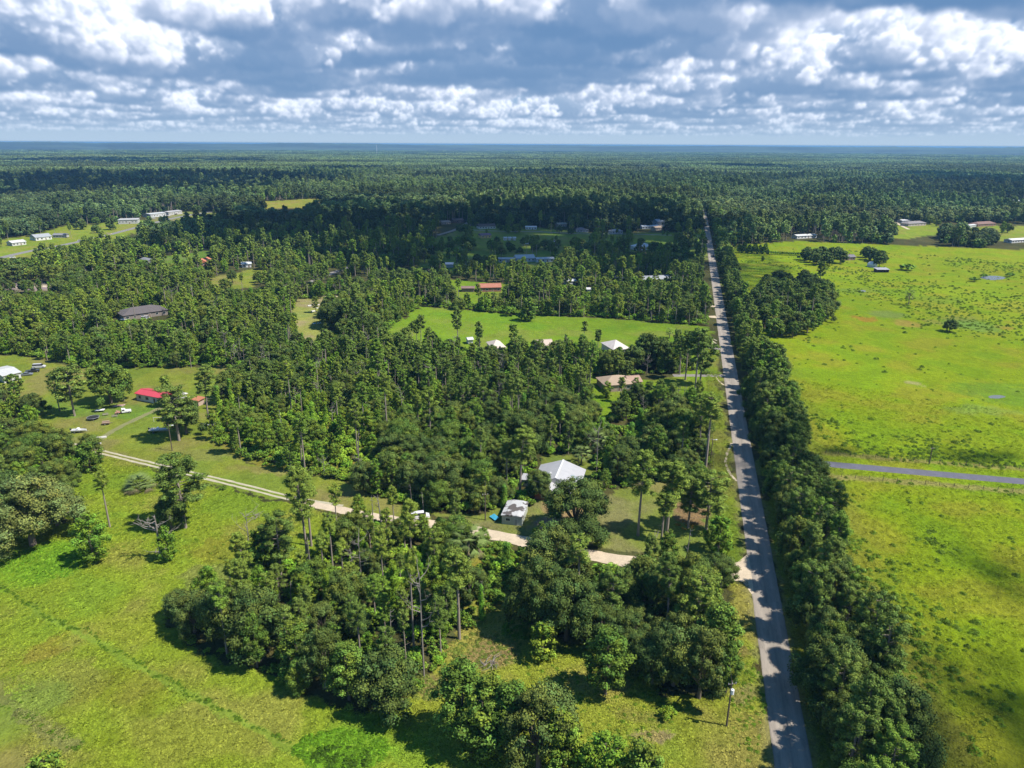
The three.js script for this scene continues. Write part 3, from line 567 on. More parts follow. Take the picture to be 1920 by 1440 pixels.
kind('leafy', [(l) => leafy(301, 12, 3.1, LS[l], LQ[l]), (l) => leafy(302, 9.5, 2.9, LS[l], LQ[l], 0.08), (l) => leafy(303, 14.5, 3.5, LS[l], LQ[l], 0.2), (l) => leafy(304, 7, 2.4, LS[l], LQ[l], 0.05), (l) => leafy(305, 10, 4.0, LS[l], LQ[l], 0.14), (l) => leafy(306, 13, 2.3, LS[l], LQ[l] * 0.8, 0.25)]);
kind('shrub', [(l) => shrub(401, 2.6, 2.0, LS[l] * 0.9, LQ[l]), (l) => shrub(402, 3.8, 2.7, LS[l] * 0.9, LQ[l]), (l) => shrub(403, 1.7, 1.5, LS[l] * 0.8, LQ[l])]);
kind('vine', [(l) => vineTower(501, 12, LS[l], LQ[l]), (l) => vineTower(502, 9, LS[l], LQ[l])]);
kind('snag', [() => snag(601, 13, false), () => snag(602, 16, true), () => snag(603, 10, true)]);
kind('palm', [() => palm(701, 6.2, 3.3), () => palm(702, 4.4, 3.0), () => palm(703, 2.4, 3.0, true)]);

// ---------------------------------------------------------------- houses and sheds
const CLEAR = [];                       // what trees in front must leave open: [x0, y0, x1, y1, distance]
function boxGeo(w, h, d, x = 0, y = 0, z = 0) { const g = new THREE.BoxGeometry(w, h, d); g.translate(x, y, z); return g; }
function prism(points, depth) {         // outline in x/y, run along z, centred
  const s = new THREE.Shape(points.map((p) => new THREE.Vector2(p[0], p[1]))), g = new THREE.ExtrudeGeometry(s, { depth, bevelEnabled: false });
  g.translate(0, 0, -depth / 2);
  return g;
}
function faces(list) {                  // polygons given by corner points, each with its own flat normal
  const p = [];
  for (const f of list) for (let k = 1; k < f.length - 1; k++) p.push(...f[0], ...f[k], ...f[k + 1]);
  const g = new THREE.BufferGeometry(); g.setAttribute('position', new THREE.Float32BufferAttribute(p, 3)); g.setAttribute('uv', new THREE.Float32BufferAttribute(p.length / 3 * 2, 2)); g.computeVertexNormals();
  const q = g.attributes.position, u = g.attributes.uv; for (let k = 0; k < q.count; k++) u.setXY(k, q.getX(k) / 8, (q.getZ(k) + q.getY(k)) / 8);
  return g;
}
function roofGeo(type, w, d, h, rise, over = 0.5, thick = 0.16) {
  const W = w / 2 + over, D = d / 2 + over, y0 = h - 0.02, y1 = h + rise, t = thick;
  if (type === 'flat') return boxGeo(2 * W, 0.25, 2 * D, 0, h + 0.13, 0);
  if (type === 'shed') return faces([[[-W, y0 + t, D], [W, y0 + t, D], [W, y1, -D], [-W, y1, -D]], [[-W, y0, D], [-W, y1 - t, -D], [W, y1 - t, -D], [W, y0, D]], [[-W, y0, D], [W, y0, D], [W, y0 + t, D], [-W, y0 + t, D]], [[-W, y1 - t, -D], [-W, y1, -D], [W, y1, -D], [W, y1 - t, -D]], [[-W, y0, D], [-W, y0 + t, D], [-W, y1, -D], [-W, y1 - t, -D]], [[W, y0, D], [W, y1 - t, -D], [W, y1, -D], [W, y0 + t, D]]]);
  const r = type === 'hip' ? Math.max(0, W - D * 0.9) : W, b = y0 + t;
  return faces([
    [[-W, b, D], [W, b, D], [r, y1, 0], [-r, y1, 0]], [[W, b, -D], [-W, b, -D], [-r, y1, 0], [r, y1, 0]], [[W, b, D], [W, b, -D], [r, y1, 0]], [[-W, b, -D], [-W, b, D], [-r, y1, 0]],
    [[-W, y0, D], [W, y0, D], [W, b, D], [-W, b, D]], [[W, y0, -D], [-W, y0, -D], [-W, b, -D], [W, b, -D]], [[W, y0, D], [W, y0, -D], [W, b, -D], [W, b, D]], [[-W, y0, -D], [-W, y0, D], [-W, b, D], [-W, b, -D]],
    [[-W, y0, -D], [W, y0, -D], [W, y0, D], [-W, y0, D]],
  ]);
}
const roofTex = noiseTexture(256, 8, (u, v) => 0.74 + 0.26 * (0.5 * wrapNoise(u, v, 6, 61) + 0.3 * wrapNoise(u, v, 40, 62) + 0.2 * wrapNoise(u, v, 110, 63)));
const metalTex = noiseTexture(512, 8, (u, v) => (Math.abs(((u * 20) % 1) - 0.5) > 0.42 ? 0.72 : 0.9) + 0.1 * (wrapNoise(u, v, 9, 64) - 0.3));
const texMat = {};
function roofMat(c, metal) { const k = c.join() + metal; if (!texMat[k]) { texMat[k] = new THREE.MeshStandardMaterial({ map: metal ? metalTex : roofTex, roughness: metal ? 0.45 : 0.95, metalness: metal ? 0.15 : 0 }); texMat[k].color.setRGB(...c); } return texMat[k]; }
const glassMat = new THREE.MeshStandardMaterial({ color: new THREE.Color().setRGB(0.03, 0.04, 0.05), roughness: 0.15, metalness: 0.2 });
const trimMat = mat(0.6, 0.59, 0.56, 0.7);
function opening(o, name, w, h, x, y, z, turn, m, parts = true) {          // a window or door: frame with its pane (or leaf) set in
  const f = mesh(name, mergeGeometries([boxGeo(w + 0.2, 0.1, 0.12, 0, h / 2 + 0.05, 0), boxGeo(w + 0.2, 0.1, 0.12, 0, -h / 2 - 0.05, 0), boxGeo(0.1, h, 0.12, w / 2 + 0.05, 0, 0), boxGeo(0.1, h, 0.12, -w / 2 - 0.05, 0, 0)]), trimMat);
  f.position.set(x, y, z); f.rotation.y = turn; o.add(f);
  f.add(mesh(name === 'door' ? 'door_leaf' : 'pane', boxGeo(w, h, 0.06), m));
}
function house(s) {
  const a = G(s.eave[0], s.eave[1], s.h), b = G(s.eave[2], s.eave[3], s.h), w = Math.max(Math.hypot(b[0] - a[0], b[1] - a[1]) - 1, 2), turn = Math.atan2(-(b[1] - a[1]), b[0] - a[0]);
  const nx = Math.sin(turn), nz = Math.cos(turn), d = s.d, cx = (a[0] + b[0]) / 2 - nx * (d / 2 + 0.5), cz = (a[1] + b[1]) / 2 - nz * (d / 2 + 0.5);
  const o = group(s.name ?? 'house', cx, cz, turn), h = s.h, R = rng(Math.round(s.eave[0] * 7 + s.eave[1]));
  tag(o, s.label, s.category ?? 'house', s.group);
  const wall = mat(...s.wall, 0.85), type = s.roof ?? 'gable';
  o.add(mesh('wall', boxGeo(w, h, d, 0, h / 2 - 0.05, 0), wall));
  if (type === 'gable') for (const e of [-1, 1]) { const g = mesh('gable', prism([[-d / 2, 0], [d / 2, 0], [0, s.rise * d / (d + 1) - 0.1]], 0.15), wall); g.rotation.y = Math.PI / 2; g.position.set(e * (w / 2 - 0.09), h + 0.01, 0); o.add(g); }
  const rf = mesh('roof', roofGeo(type, w, d, h, s.rise, 0.5), roofMat(s.top, s.metal)); o.add(rf);
  if (type === 'gable') rf.add(mesh('ridge_cap', boxGeo(w + 1, 0.09, 0.45, 0, h + s.rise + 0.02, 0), roofMat(s.top, s.metal)));
  if (s.chimney) rf.add(mesh('chimney', boxGeo(0.9, 2, 0.7, w * 0.22, h + s.rise * 0.7 + 0.5, -d * 0.12), mat(0.3, 0.14, 0.1)));
  if (!s.plain) {
    const n = Math.max(2, Math.min(6, Math.round(w / 3.6))), at = Math.floor(n / 2);
    for (let k = 0; k < n; k++) { const x = -w / 2 + (k + 0.5) * w / n; if (k === at && !s.nodoor) opening(o, 'door', 1, 2.05, x, 1.1, d / 2 + 0.03, 0, mat(0.16, 0.1, 0.07)); else opening(o, 'window', 1.3 + 0.4 * R(), 1.2, x, h * 0.55, d / 2 + 0.03, 0, glassMat); }
    for (const e of [-1, 1]) opening(o, 'window', 1.2, 1.1, e * (w / 2 + 0.03), h * 0.55, d * 0.15, Math.PI / 2, glassMat);
  }
  const p = [[-1, -1], [1, -1], [1, 1], [-1, 1]].flatMap(([i, j]) => [0.8, h + s.rise].map((y) => { const x = i * w / 2, z = j * d / 2; return project(cx + x * Math.cos(turn) + z * Math.sin(turn), y, cz - x * Math.sin(turn) + z * Math.cos(turn)); }));
  const xs = p.map((q) => q[0]), ys = p.map((q) => q[1]);
  const f = s.peek ?? 0.7, top = Math.min(...ys), bot = Math.max(...ys);
  CLEAR.push([Math.min(...xs), top, Math.max(...xs), lerp(top, bot, f), Math.hypot(cx, cz), cx, cz, Math.max(w, d) / 2]);
  return o;
}
const WHITE = [0.5, 0.5, 0.49], CREAM = [0.52, 0.46, 0.38], GREY = [0.33, 0.34, 0.35], BRICK = [0.26, 0.12, 0.085], BROWN = [0.13, 0.085, 0.07], TAN = [0.36, 0.265, 0.19];
for (const s of [
  { name: 'mobile_home', eave: [251, 738, 309, 749], h: 2.9, d: 6.2, rise: 1.1, wall: [0.6, 0.57, 0.53], top: [0.56, 0.055, 0.075], metal: true, label: 'white mobile home with a bright red metal roof', category: 'mobile home', peek: 0.95 },
  { name: 'shed', eave: [320, 742, 333, 745], h: 2.6, d: 4, rise: 0.5, roof: 'flat', wall: WHITE, top: [0.6, 0.58, 0.54], plain: true, label: 'small cream shed at the east end of the red-roofed home', category: 'shed' },
  { name: 'shed', eave: [357, 750, 371, 753], h: 2.2, d: 3, rise: 0.6, roof: 'shed', wall: [0.4, 0.3, 0.24], top: [0.4, 0.15, 0.075], plain: true, label: 'small shed with an orange roof behind the pines near the red-roofed home', category: 'shed' },
  { name: 'metal_building', eave: [4, 706, 41, 698], h: 3.4, d: 15, rise: 1.0, wall: [0.52, 0.52, 0.51], top: [0.54, 0.54, 0.53], metal: true, nodoor: true, label: 'long white metal building with three windows in its end wall', category: 'building', peek: 1 },
  { eave: [230, 593, 316, 581], h: 3, d: 15, rise: 3, roof: 'hip', wall: [0.2, 0.17, 0.15], top: [0.105, 0.09, 0.09], label: 'house with a broad dark brown-grey hip roof in the western woods', peek: 0.9 },
  { eave: [1134, 724, 1190, 720], h: 3, d: 11, rise: 2.6, roof: 'hip', wall: [0.33, 0.25, 0.19], top: TAN, label: 'tan hip-roofed house on the lawn nearest the gravel drive' , peek: 0.55 },
  { name: 'garage', eave: [1180, 718, 1206, 716], h: 2.9, d: 8, rise: 1.7, roof: 'gable', wall: [0.4, 0.3, 0.22], top: [0.36, 0.24, 0.18], label: 'lower tan-roofed garage wing beside the tan hip-roofed house', category: 'garage' , peek: 0.5 },
  { eave: [1150, 657, 1183, 654], h: 3.2, d: 14, rise: 3.2, roof: 'hip', wall: CREAM, top: [0.6, 0.53, 0.49], label: 'house with a pale pink hip roof at the edge of the green field' , peek: 0.5 },
  { eave: [923, 654, 950, 652], h: 3.2, d: 12, rise: 2.8, roof: 'hip', wall: CREAM, top: [0.6, 0.51, 0.44], label: 'cream-roofed house half hidden by woods below the green field' , peek: 0.45 },
  { eave: [1008, 650, 1040, 648], h: 3.2, d: 10, rise: 2, roof: 'gable', wall: [0.5, 0.38, 0.3], top: [0.5, 0.4, 0.33], label: 'low beige house mostly hidden between the cream and pink roofs' , peek: 0.15 },
  { name: 'shed', eave: [877, 638, 889, 637], h: 2.4, d: 4, rise: 0.9, wall: WHITE, top: [0.52, 0.52, 0.51], plain: true, label: 'small white shed at the edge of the green field', category: 'shed' },
  { eave: [896, 540, 941, 539], h: 3, d: 9, rise: 2.3, wall: BRICK, top: [0.36, 0.145, 0.095], label: 'long red-brown brick house behind its own lawn', peek: 1 },
  { name: 'carport', eave: [864, 541, 890, 541], h: 2.6, d: 7, rise: 1, wall: [0.2, 0.14, 0.12], top: [0.2, 0.13, 0.11], plain: true, label: 'dark outbuilding beside the red-brown brick house', category: 'outbuilding' },
  { eave: [968, 485, 1004, 484], h: 3.1, d: 11, rise: 2.6, wall: [0.42, 0.46, 0.5], top: [0.4, 0.43, 0.46], label: 'pale blue-grey gabled house in the middle of the shaded white row' , peek: 0.5 },
  { name: 'mobile_home', eave: [934, 486, 964, 486], h: 2.9, d: 7, rise: 1, wall: [0.4, 0.42, 0.44], top: [0.36, 0.38, 0.4], label: 'grey-white mobile home at the west end of the shaded white row', category: 'mobile home' , peek: 0.4 },
  { name: 'mobile_home', eave: [1006, 486, 1040, 485], h: 2.9, d: 7, rise: 1, wall: [0.5, 0.52, 0.54], top: [0.42, 0.45, 0.48], label: 'white mobile home at the east end of the shaded white row', category: 'mobile home' , peek: 0.45 },
  { name: 'metal_shed', eave: [827, 496, 850, 496], h: 2.6, d: 6, rise: 0.8, roof: 'shed', wall: [0.36, 0.4, 0.44], top: [0.50, 0.53, 0.56], metal: true, plain: true, label: 'metal shed with a single pale slope on the shaded grass', category: 'shed', peek: 1 },
  { eave: [1195, 464, 1226, 462], h: 3.2, d: 13, rise: 3, roof: 'hip', wall: WHITE, top: [0.53, 0.54, 0.56], label: 'white hip-roofed house in the shade closest to the road', peek: 1 },
  { eave: [1204, 525, 1262, 523], h: 3.2, d: 10, rise: 2.2, wall: [0.42, 0.43, 0.44], top: [0.3, 0.31, 0.33], label: 'long grey-white house behind the pines at the green field corner' , peek: 0.4 },
  { name: 'shed', eave: [1062, 528, 1082, 527], h: 2.8, d: 7, rise: 1.3, wall: WHITE, top: [0.55, 0.56, 0.56], label: 'white gabled shed among trunks behind the green field', category: 'shed', peek: 0.9 },
  { name: 'shed', eave: [1100, 543, 1109, 543], h: 2.6, d: 4, rise: 0.6, roof: 'shed', wall: WHITE, top: [0.56, 0.56, 0.56], plain: true, label: 'tiny bright white shed beside the tall sunlit pine', category: 'shed' },
  { name: 'shed', eave: [1154, 522, 1169, 522], h: 2.6, d: 5, rise: 1, wall: GREY, top: [0.3, 0.32, 0.34], plain: true, label: 'small grey shed west of the long grey-white house', category: 'shed' },
  { eave: [850, 414, 871, 413], h: 3, d: 12, rise: 2.6, wall: [0.2, 0.12, 0.1], top: BROWN, label: 'brown house at the west end of the shaded street', peek: 1 },
  { name: 'garage', eave: [828, 417, 846, 416], h: 2.8, d: 9, rise: 1.8, wall: [0.4, 0.33, 0.26], top: [0.3, 0.24, 0.2], label: 'tan garage west of the brown house', category: 'garage', peek: 1 },
  { eave: [898, 425, 930, 424], h: 3, d: 12, rise: 2.8, wall: [0.55, 0.53, 0.5], top: [0.10, 0.07, 0.06], label: 'dark-roofed house with white walls on the shaded street', peek: 1 },
  { eave: [902, 442, 922, 441], h: 3, d: 9, rise: 2, wall: [0.5, 0.36, 0.12], top: [0.2, 0.12, 0.16], label: 'house with a purplish roof and yellow wall', peek: 1 },
  ...[0, 1, 2].map((k) => ({ name: 'shed', eave: [945 + k * 8.5, 446.5, 951.5 + k * 8.5, 446.3], h: 2.6, d: 4.5, rise: 1, wall: WHITE, top: [0.50, 0.51, 0.53], plain: true, label: ['first of the three white sheds in a row, next to the yellow-walled house', 'middle one of the three white sheds in a row on shaded grass', 'last of the three white sheds in a row, farthest from the yellow-walled house'][k], category: 'shed', peek: 1 })),
  { eave: [985, 426, 1007, 426], h: 2.8, d: 7, rise: 1.2, wall: [0.6, 0.6, 0.58], top: [0.6, 0.6, 0.6], label: 'low white house north of the shaded street middle', peek: 1 },
  { eave: [1047, 421, 1064, 420], h: 3, d: 9, rise: 1.8, wall: CREAM, top: [0.42, 0.37, 0.3], label: 'small cream house at the wood edge beyond the street' },
  { eave: [1081, 431, 1104, 431], h: 3, d: 10, rise: 2.4, roof: 'hip', wall: [0.34, 0.34, 0.36], top: [0.15, 0.15, 0.18], label: 'dark grey hip-roofed house beyond the subdivision street' },
  { eave: [1148, 434, 1169, 433], h: 3, d: 9, rise: 2, roof: 'hip', wall: GREY, top: [0.3, 0.3, 0.3], label: 'mid-grey hip-roofed house alone on a shaded lawn', peek: 1 },
  { eave: [1204, 425, 1236, 424], h: 3, d: 8, rise: 1.3, wall: [0.6, 0.6, 0.6], top: [0.6, 0.62, 0.64], label: 'long low white house near the road in the shade', peek: 1 },
  { eave: [1232, 416, 1248, 415], h: 5.4, d: 9, rise: 3, wall: [0.36, 0.4, 0.44], top: [0.3, 0.34, 0.38], label: 'tall grey two-storey house behind the long white one', peek: 1 },
  { eave: [1230, 428, 1258, 425], h: 3, d: 8, rise: 1.8, wall: [0.5, 0.4, 0.3], top: [0.46, 0.34, 0.24], label: 'tan house in front of the tall grey one by the road', peek: 1 },
  { eave: [66, 446, 98, 443], h: 3.2, d: 13, rise: 3, wall: [0.6, 0.6, 0.58], top: [0.3, 0.32, 0.34], label: 'white house with a grey gable roof facing the bright northern lawn', peek: 0.55 },
  { name: 'garage', eave: [97, 441, 121, 441], h: 2.8, d: 9, rise: 1.6, wall: [0.36, 0.36, 0.36], top: [0.2, 0.2, 0.22], label: 'grey garage attached beside the white house on the northern lawn', category: 'garage', peek: 1 },
  { eave: [22, 456, 50, 453], h: 3, d: 10, rise: 2, wall: WHITE, top: [0.5, 0.5, 0.5], label: 'white house behind trees by the highway, west of the grey gable roof', peek: 0.55 },
  { name: 'warehouse', eave: [220, 413, 258, 412], h: 5, d: 22, rise: 0.5, roof: 'flat', wall: [0.40, 0.40, 0.39], top: [0.38, 0.38, 0.38], label: 'broad flat-roofed white building beside the highway', category: 'building', peek: 0.55 },
  { name: 'warehouse', eave: [282, 402, 312, 399], h: 4.5, d: 16, rise: 1, wall: [0.43, 0.45, 0.46], top: [0.43, 0.45, 0.46], label: 'long pale building beyond the flat white one on the highway', category: 'building', peek: 1 },
  { name: 'warehouse', eave: [316, 398, 342, 395], h: 4.5, d: 14, rise: 1, wall: [0.40, 0.40, 0.40], top: [0.37, 0.37, 0.38], label: 'last pale building along the highway before the dark woods', category: 'building', peek: 1 },
  { eave: [255, 489, 277, 489], h: 3, d: 9, rise: 2.4, roof: 'hip', wall: [0.2, 0.2, 0.22], top: [0.16, 0.165, 0.19], label: 'slate grey roof alone amid the western woods', peek: 0.9 },
  { eave: [357, 493, 384, 492], h: 3, d: 8, rise: 1.4, wall: [0.3, 0.18, 0.13], top: [0.42, 0.165, 0.075], label: 'long house with a low orange-brown roof by the shaded lawn', peek: 1 },
  { eave: [386, 491, 400, 487], h: 3.4, d: 9, rise: 2.4, wall: [0.2, 0.1, 0.08], top: [0.46, 0.17, 0.09], label: 'steeper orange-red gable at the end of the orange-brown house', peek: 1 },
  { eave: [452, 496, 472, 495], h: 2.8, d: 8, rise: 1.4, wall: [0.55, 0.56, 0.56], top: [0.5, 0.52, 0.53], label: 'pale house under oaks beside the bright back lawn', peek: 0.7 },
  { name: 'shed', eave: [488, 491, 500, 491], h: 3, d: 6, rise: 1.2, wall: [0.62, 0.63, 0.65], top: [0.53, 0.54, 0.56], plain: true, label: 'white shed at the edge of the dark woods', category: 'shed', peek: 1 },
  { name: 'cabin', eave: [1584, 483, 1606, 482], h: 2.8, d: 7, rise: 2, wall: [0.16, 0.1, 0.09], top: [0.17, 0.16, 0.18], chimney: true, label: 'dark wooden cabin beside the oak grove in the pasture', category: 'cabin', peek: 1 },
  { eave: [1495, 443, 1533, 441], h: 3, d: 9, rise: 1.4, wall: [0.62, 0.62, 0.62], top: [0.53, 0.54, 0.54], label: 'long white house at the wood edge beyond the pasture', peek: 1 },
  { eave: [1704, 420, 1738, 418], h: 3.2, d: 12, rise: 2.6, roof: 'hip', wall: [0.4, 0.34, 0.3], top: [0.22, 0.2, 0.2], label: 'grey-brown hip-roofed house with a drive across its lawn', peek: 1 },
  { name: 'garage', eave: [1692, 414, 1710, 413], h: 2.8, d: 8, rise: 1.4, wall: [0.5, 0.5, 0.5], top: [0.46, 0.46, 0.47], label: 'pale garage behind the grey-brown hip-roofed house', category: 'garage', peek: 1 },
  { eave: [1834, 421, 1869, 419], h: 3, d: 12, rise: 2.8, roof: 'hip', wall: [0.25, 0.14, 0.1], top: [0.2, 0.12, 0.1], label: 'red-brown house among oaks beyond the pasture', peek: 0.9 },
  { name: 'shed', eave: [1818, 423, 1832, 422], h: 2.8, d: 7, rise: 1, wall: WHITE, top: [0.53, 0.54, 0.54], plain: true, label: 'white shed west of the red-brown house beyond the pasture', category: 'shed', peek: 1 },
  { eave: [1898, 377, 1935, 376], h: 4, d: 16, rise: 2, wall: [0.68, 0.68, 0.68], top: [0.54, 0.54, 0.56], label: 'large white building at the edge of the dark distant woods', category: 'building', peek: 1 },
  { eave: [1898, 451, 1930, 449], h: 3, d: 9, rise: 1.4, wall: [0.55, 0.56, 0.57], top: [0.6, 0.61, 0.62], label: 'pale house cut by the picture edge above the pasture', peek: 1 },
  { name: 'shed', eave: [934, 357, 942, 357], h: 3.4, d: 8, rise: 1.5, wall: WHITE, top: [0.53, 0.53, 0.53], plain: true, label: 'white roof alone in the sunlit forest beyond the dark band', category: 'building', peek: 1 },
]) house(s);

// the house by the lane: hip roof with a gabled wing towards the lane, a low lean-to and brick showing at the side
{
  const h = 3, o = (() => { const c = G(1049, 888, 4); return group('white_roofed_house', c[0], c[1], THREE.MathUtils.degToRad(-14)); })();
  tag(o, 'brick house with a white metal roof and gabled wing by the sandy lane', 'house');
  const top = roofMat([0.43, 0.425, 0.44], true), brick = mat(0.32, 0.13, 0.085, 0.9);
  o.add(mesh('wall', boxGeo(13, h, 11.5, 0, h / 2 - 0.05, 0), brick));
  const rf = mesh('roof', roofGeo('gable', 14, 12.5, h, 2.7, 0.5), top); rf.rotation.y = Math.PI / 2; rf.scale.set(0.9, 1, 1.08); o.add(rf);
  rf.add(mesh('ridge_cap', boxGeo(15, 0.1, 0.5, 0, h + 2.72, 0), mat(0.55, 0.55, 0.55, 0.5)));
  const stain = mesh('stain_patch', new THREE.CircleGeometry(1.15, 14), mat(0.2, 0.24, 0.25, 0.7)); stain.scale.set(1.2, 0.8, 1);
  const e = Math.atan2(2.7 - 0.14, 7.25); stain.rotation.set(-Math.PI / 2, 0, 0); const q = new THREE.Group(); q.name = 'roof_stain'; q.rotation.z = -e; q.position.set(4.9, h + 0.14 + (7.25 - 4.9) * Math.tan(e) + 0.05, 1.2); q.add(stain); o.add(q);
  const wing = mesh('wing', boxGeo(6, h - 0.1, 5, -2.4, h / 2 - 0.1, 8.2), brick); o.add(wing);
  const wr = mesh('wing_roof', roofGeo('gable', 8.5, 6, h, 2.0, 0.5), top); wr.rotation.y = Math.PI / 2; wr.position.set(-2.4, 0.02, 6.6); o.add(wr);
  wr.add(mesh('ridge_cap', boxGeo(9.5, 0.1, 0.5, 0, h + 2.02, 0), mat(0.55, 0.55, 0.55, 0.5)));
  const porch = mesh('porch_roof', boxGeo(6.4, 0.14, 4.5, 3.8, 2.95, 8.2), top); o.add(porch);
  for (const x of [0.9, 6.7]) o.add(mesh('porch_post', boxGeo(0.16, 2.9, 0.16, x, 1.43, 10.2), trimMat));
  const lean = mesh('lean_to', boxGeo(4.2, 2.3, 4, -9.2, 1.1, 1.5), mat(0.5, 0.48, 0.45)); o.add(lean); lean.add(mesh('lean_to_roof', boxGeo(4.8, 0.12, 4.6, -9.2, 2.33, 1.5), top));
  for (const z of [-3, 1]) opening(o, 'window', 1.4, 1.3, 6.53, 1.6, z, Math.PI / 2, glassMat);
  opening(o, 'window', 1.8, 1.3, -2.4, 1.6, 10.73, 0, glassMat); opening(o, 'door', 1, 2.1, 3.4, 1.1, 5.78, 0, mat(0.4, 0.38, 0.35));
  CLEAR.push([1000, 858, 1100, 915, Math.hypot(o.position.x, o.position.z), o.position.x, o.position.z, 9]);
}
// the old trailer shed by the lane, its pale roof patched and dark with dirt
{
  const a = G(941, 966, 2.7), b = G(979, 970, 2.7), turn = Math.atan2(-(b[1] - a[1]), b[0] - a[0]), w = Math.hypot(b[0] - a[0], b[1] - a[1]), d = 8.6, h = 2.7, cx = (a[0] + b[0]) / 2 - Math.sin(turn) * d / 2, cz = (a[1] + b[1]) / 2 - Math.cos(turn) * d / 2;
  const o = tag(group('trailer_shed', cx, cz, turn), 'old pale trailer shed with dirty patches on its flat roof', 'shed');
  o.add(mesh('wall', boxGeo(w, h, d, 0, h / 2 - 0.05, 0), mat(0.36, 0.38, 0.33)));
  const S = 256, px = new Uint8Array(S * S * 4);
  for (let j = 0; j < S; j++) for (let i = 0; i < S; i++) { const u = i / S, v = j / S, k = (j * S + i) * 4, dirt = sstep(0.5, 0.62, fbm2(u * 5, v * 7, 4, 77) + 0.24 * Math.exp(-(((v - 0.5) / 0.16) ** 2)) * (u > 0.2 && u < 0.85 ? 1 : 0) - 0.08), f = 0.86 + 0.12 * fbm2(u * 20, v * 20, 2, 5); px[k] = 255 * lerp(f, 0.2, dirt); px[k + 1] = 255 * lerp(f, 0.17, dirt); px[k + 2] = 255 * lerp(f, 0.16, dirt); px[k + 3] = 255; }
  const t = new THREE.DataTexture(px, S, S); t.magFilter = THREE.LinearFilter; t.needsUpdate = true;
  const rm = new THREE.MeshStandardMaterial({ map: t, roughness: 0.7, color: new THREE.Color().setRGB(0.42, 0.42, 0.42) });
  const roof = prism([[-w / 2 - 0.25, 0], [w / 2 + 0.25, 0], [w / 2 + 0.25, 0.1], [w * 0.25, 0.42], [-w * 0.25, 0.42], [-w / 2 - 0.25, 0.1]], d + 0.5), P = roof.attributes.position, U = roof.attributes.uv;
  for (let k = 0; k < P.count; k++) U.setXY(k, P.getX(k) / (w + 0.5) + 0.5, P.getZ(k) / (d + 0.5) + 0.5);
  const r = mesh('roof', roof, rm); r.position.y = h; o.add(r);
  opening(o, 'window', 1.2, 0.8, -w * 0.2, 1.6, d / 2 + 0.03, 0, glassMat); opening(o, 'door', 0.9, 1.9, w * 0.2, 1.0, d / 2 + 0.03, 0, mat(0.3, 0.3, 0.28));
  CLEAR.push([934, 930, 986, 982, Math.hypot(cx, cz), cx, cz, 5]);
  // blue tarpaulin lying off its corner
  const tp = new THREE.PlaneGeometry(1.5, 2.8, 10, 12); tp.rotateX(-Math.PI / 2); const tq = tp.attributes.position; for (let k = 0; k < tq.count; k++) tq.setY(k, 0.35 + 0.7 * clamp(0.4 + tq.getX(k) / 2.4) + 0.25 * (fbm2(tq.getX(k) * 2, tq.getZ(k) * 2, 3, 4) - 0.5)); tp.computeVertexNormals();
  const tg = G(927, 973), tarp = add(mesh('tarpaulin', tp, new THREE.MeshStandardMaterial({ color: new THREE.Color().setRGB(0.05, 0.29, 0.42), roughness: 0.5, side: THREE.DoubleSide }))); tarp.position.set(tg[0], 0, tg[1]); tarp.rotation.y = 0.6; tag(tarp, 'crumpled bright blue tarpaulin at the corner of the old trailer shed', 'tarp');
}

// ---------------------------------------------------------------- planting
const plants = [];                      // {kind, v, x, z, s, sy, turn, tint, label, group, cat, size}
const heightOf = { oak: [11.5, 13, 9.5, 12, 10.5, 14], pine: [20.5, 24, 17.5, 21.5, 16, 19.5, 17], leafy: [12, 9.5, 14.5, 7, 10.5, 13], shrub: [2.6, 3.8, 1.7], vine: [12, 9], snag: [13, 16, 10], palm: [7.6, 5.8, 3.6] };
const spreadOf = { oak: [6.6, 7.6, 5.3, 6, 6, 6], pine: [2.5, 3, 2.3, 2.6, 3.4, 1.9, 2.8], leafy: [3, 2.8, 3.4, 2.3, 4, 2.3], shrub: [2, 2.7, 1.5], vine: [1.4, 1.4], snag: [2, 4, 3], palm: [2.6, 2.4, 2.4] };
function heightFor(x, z, pyTop) { let a = 0.5, b = 60; for (let k = 0; k < 30; k++) { const m = (a + b) / 2; if (project(x, m, z)[1] > pyTop) a = m; else b = m; } return (a + b) / 2; }
const spots = [];
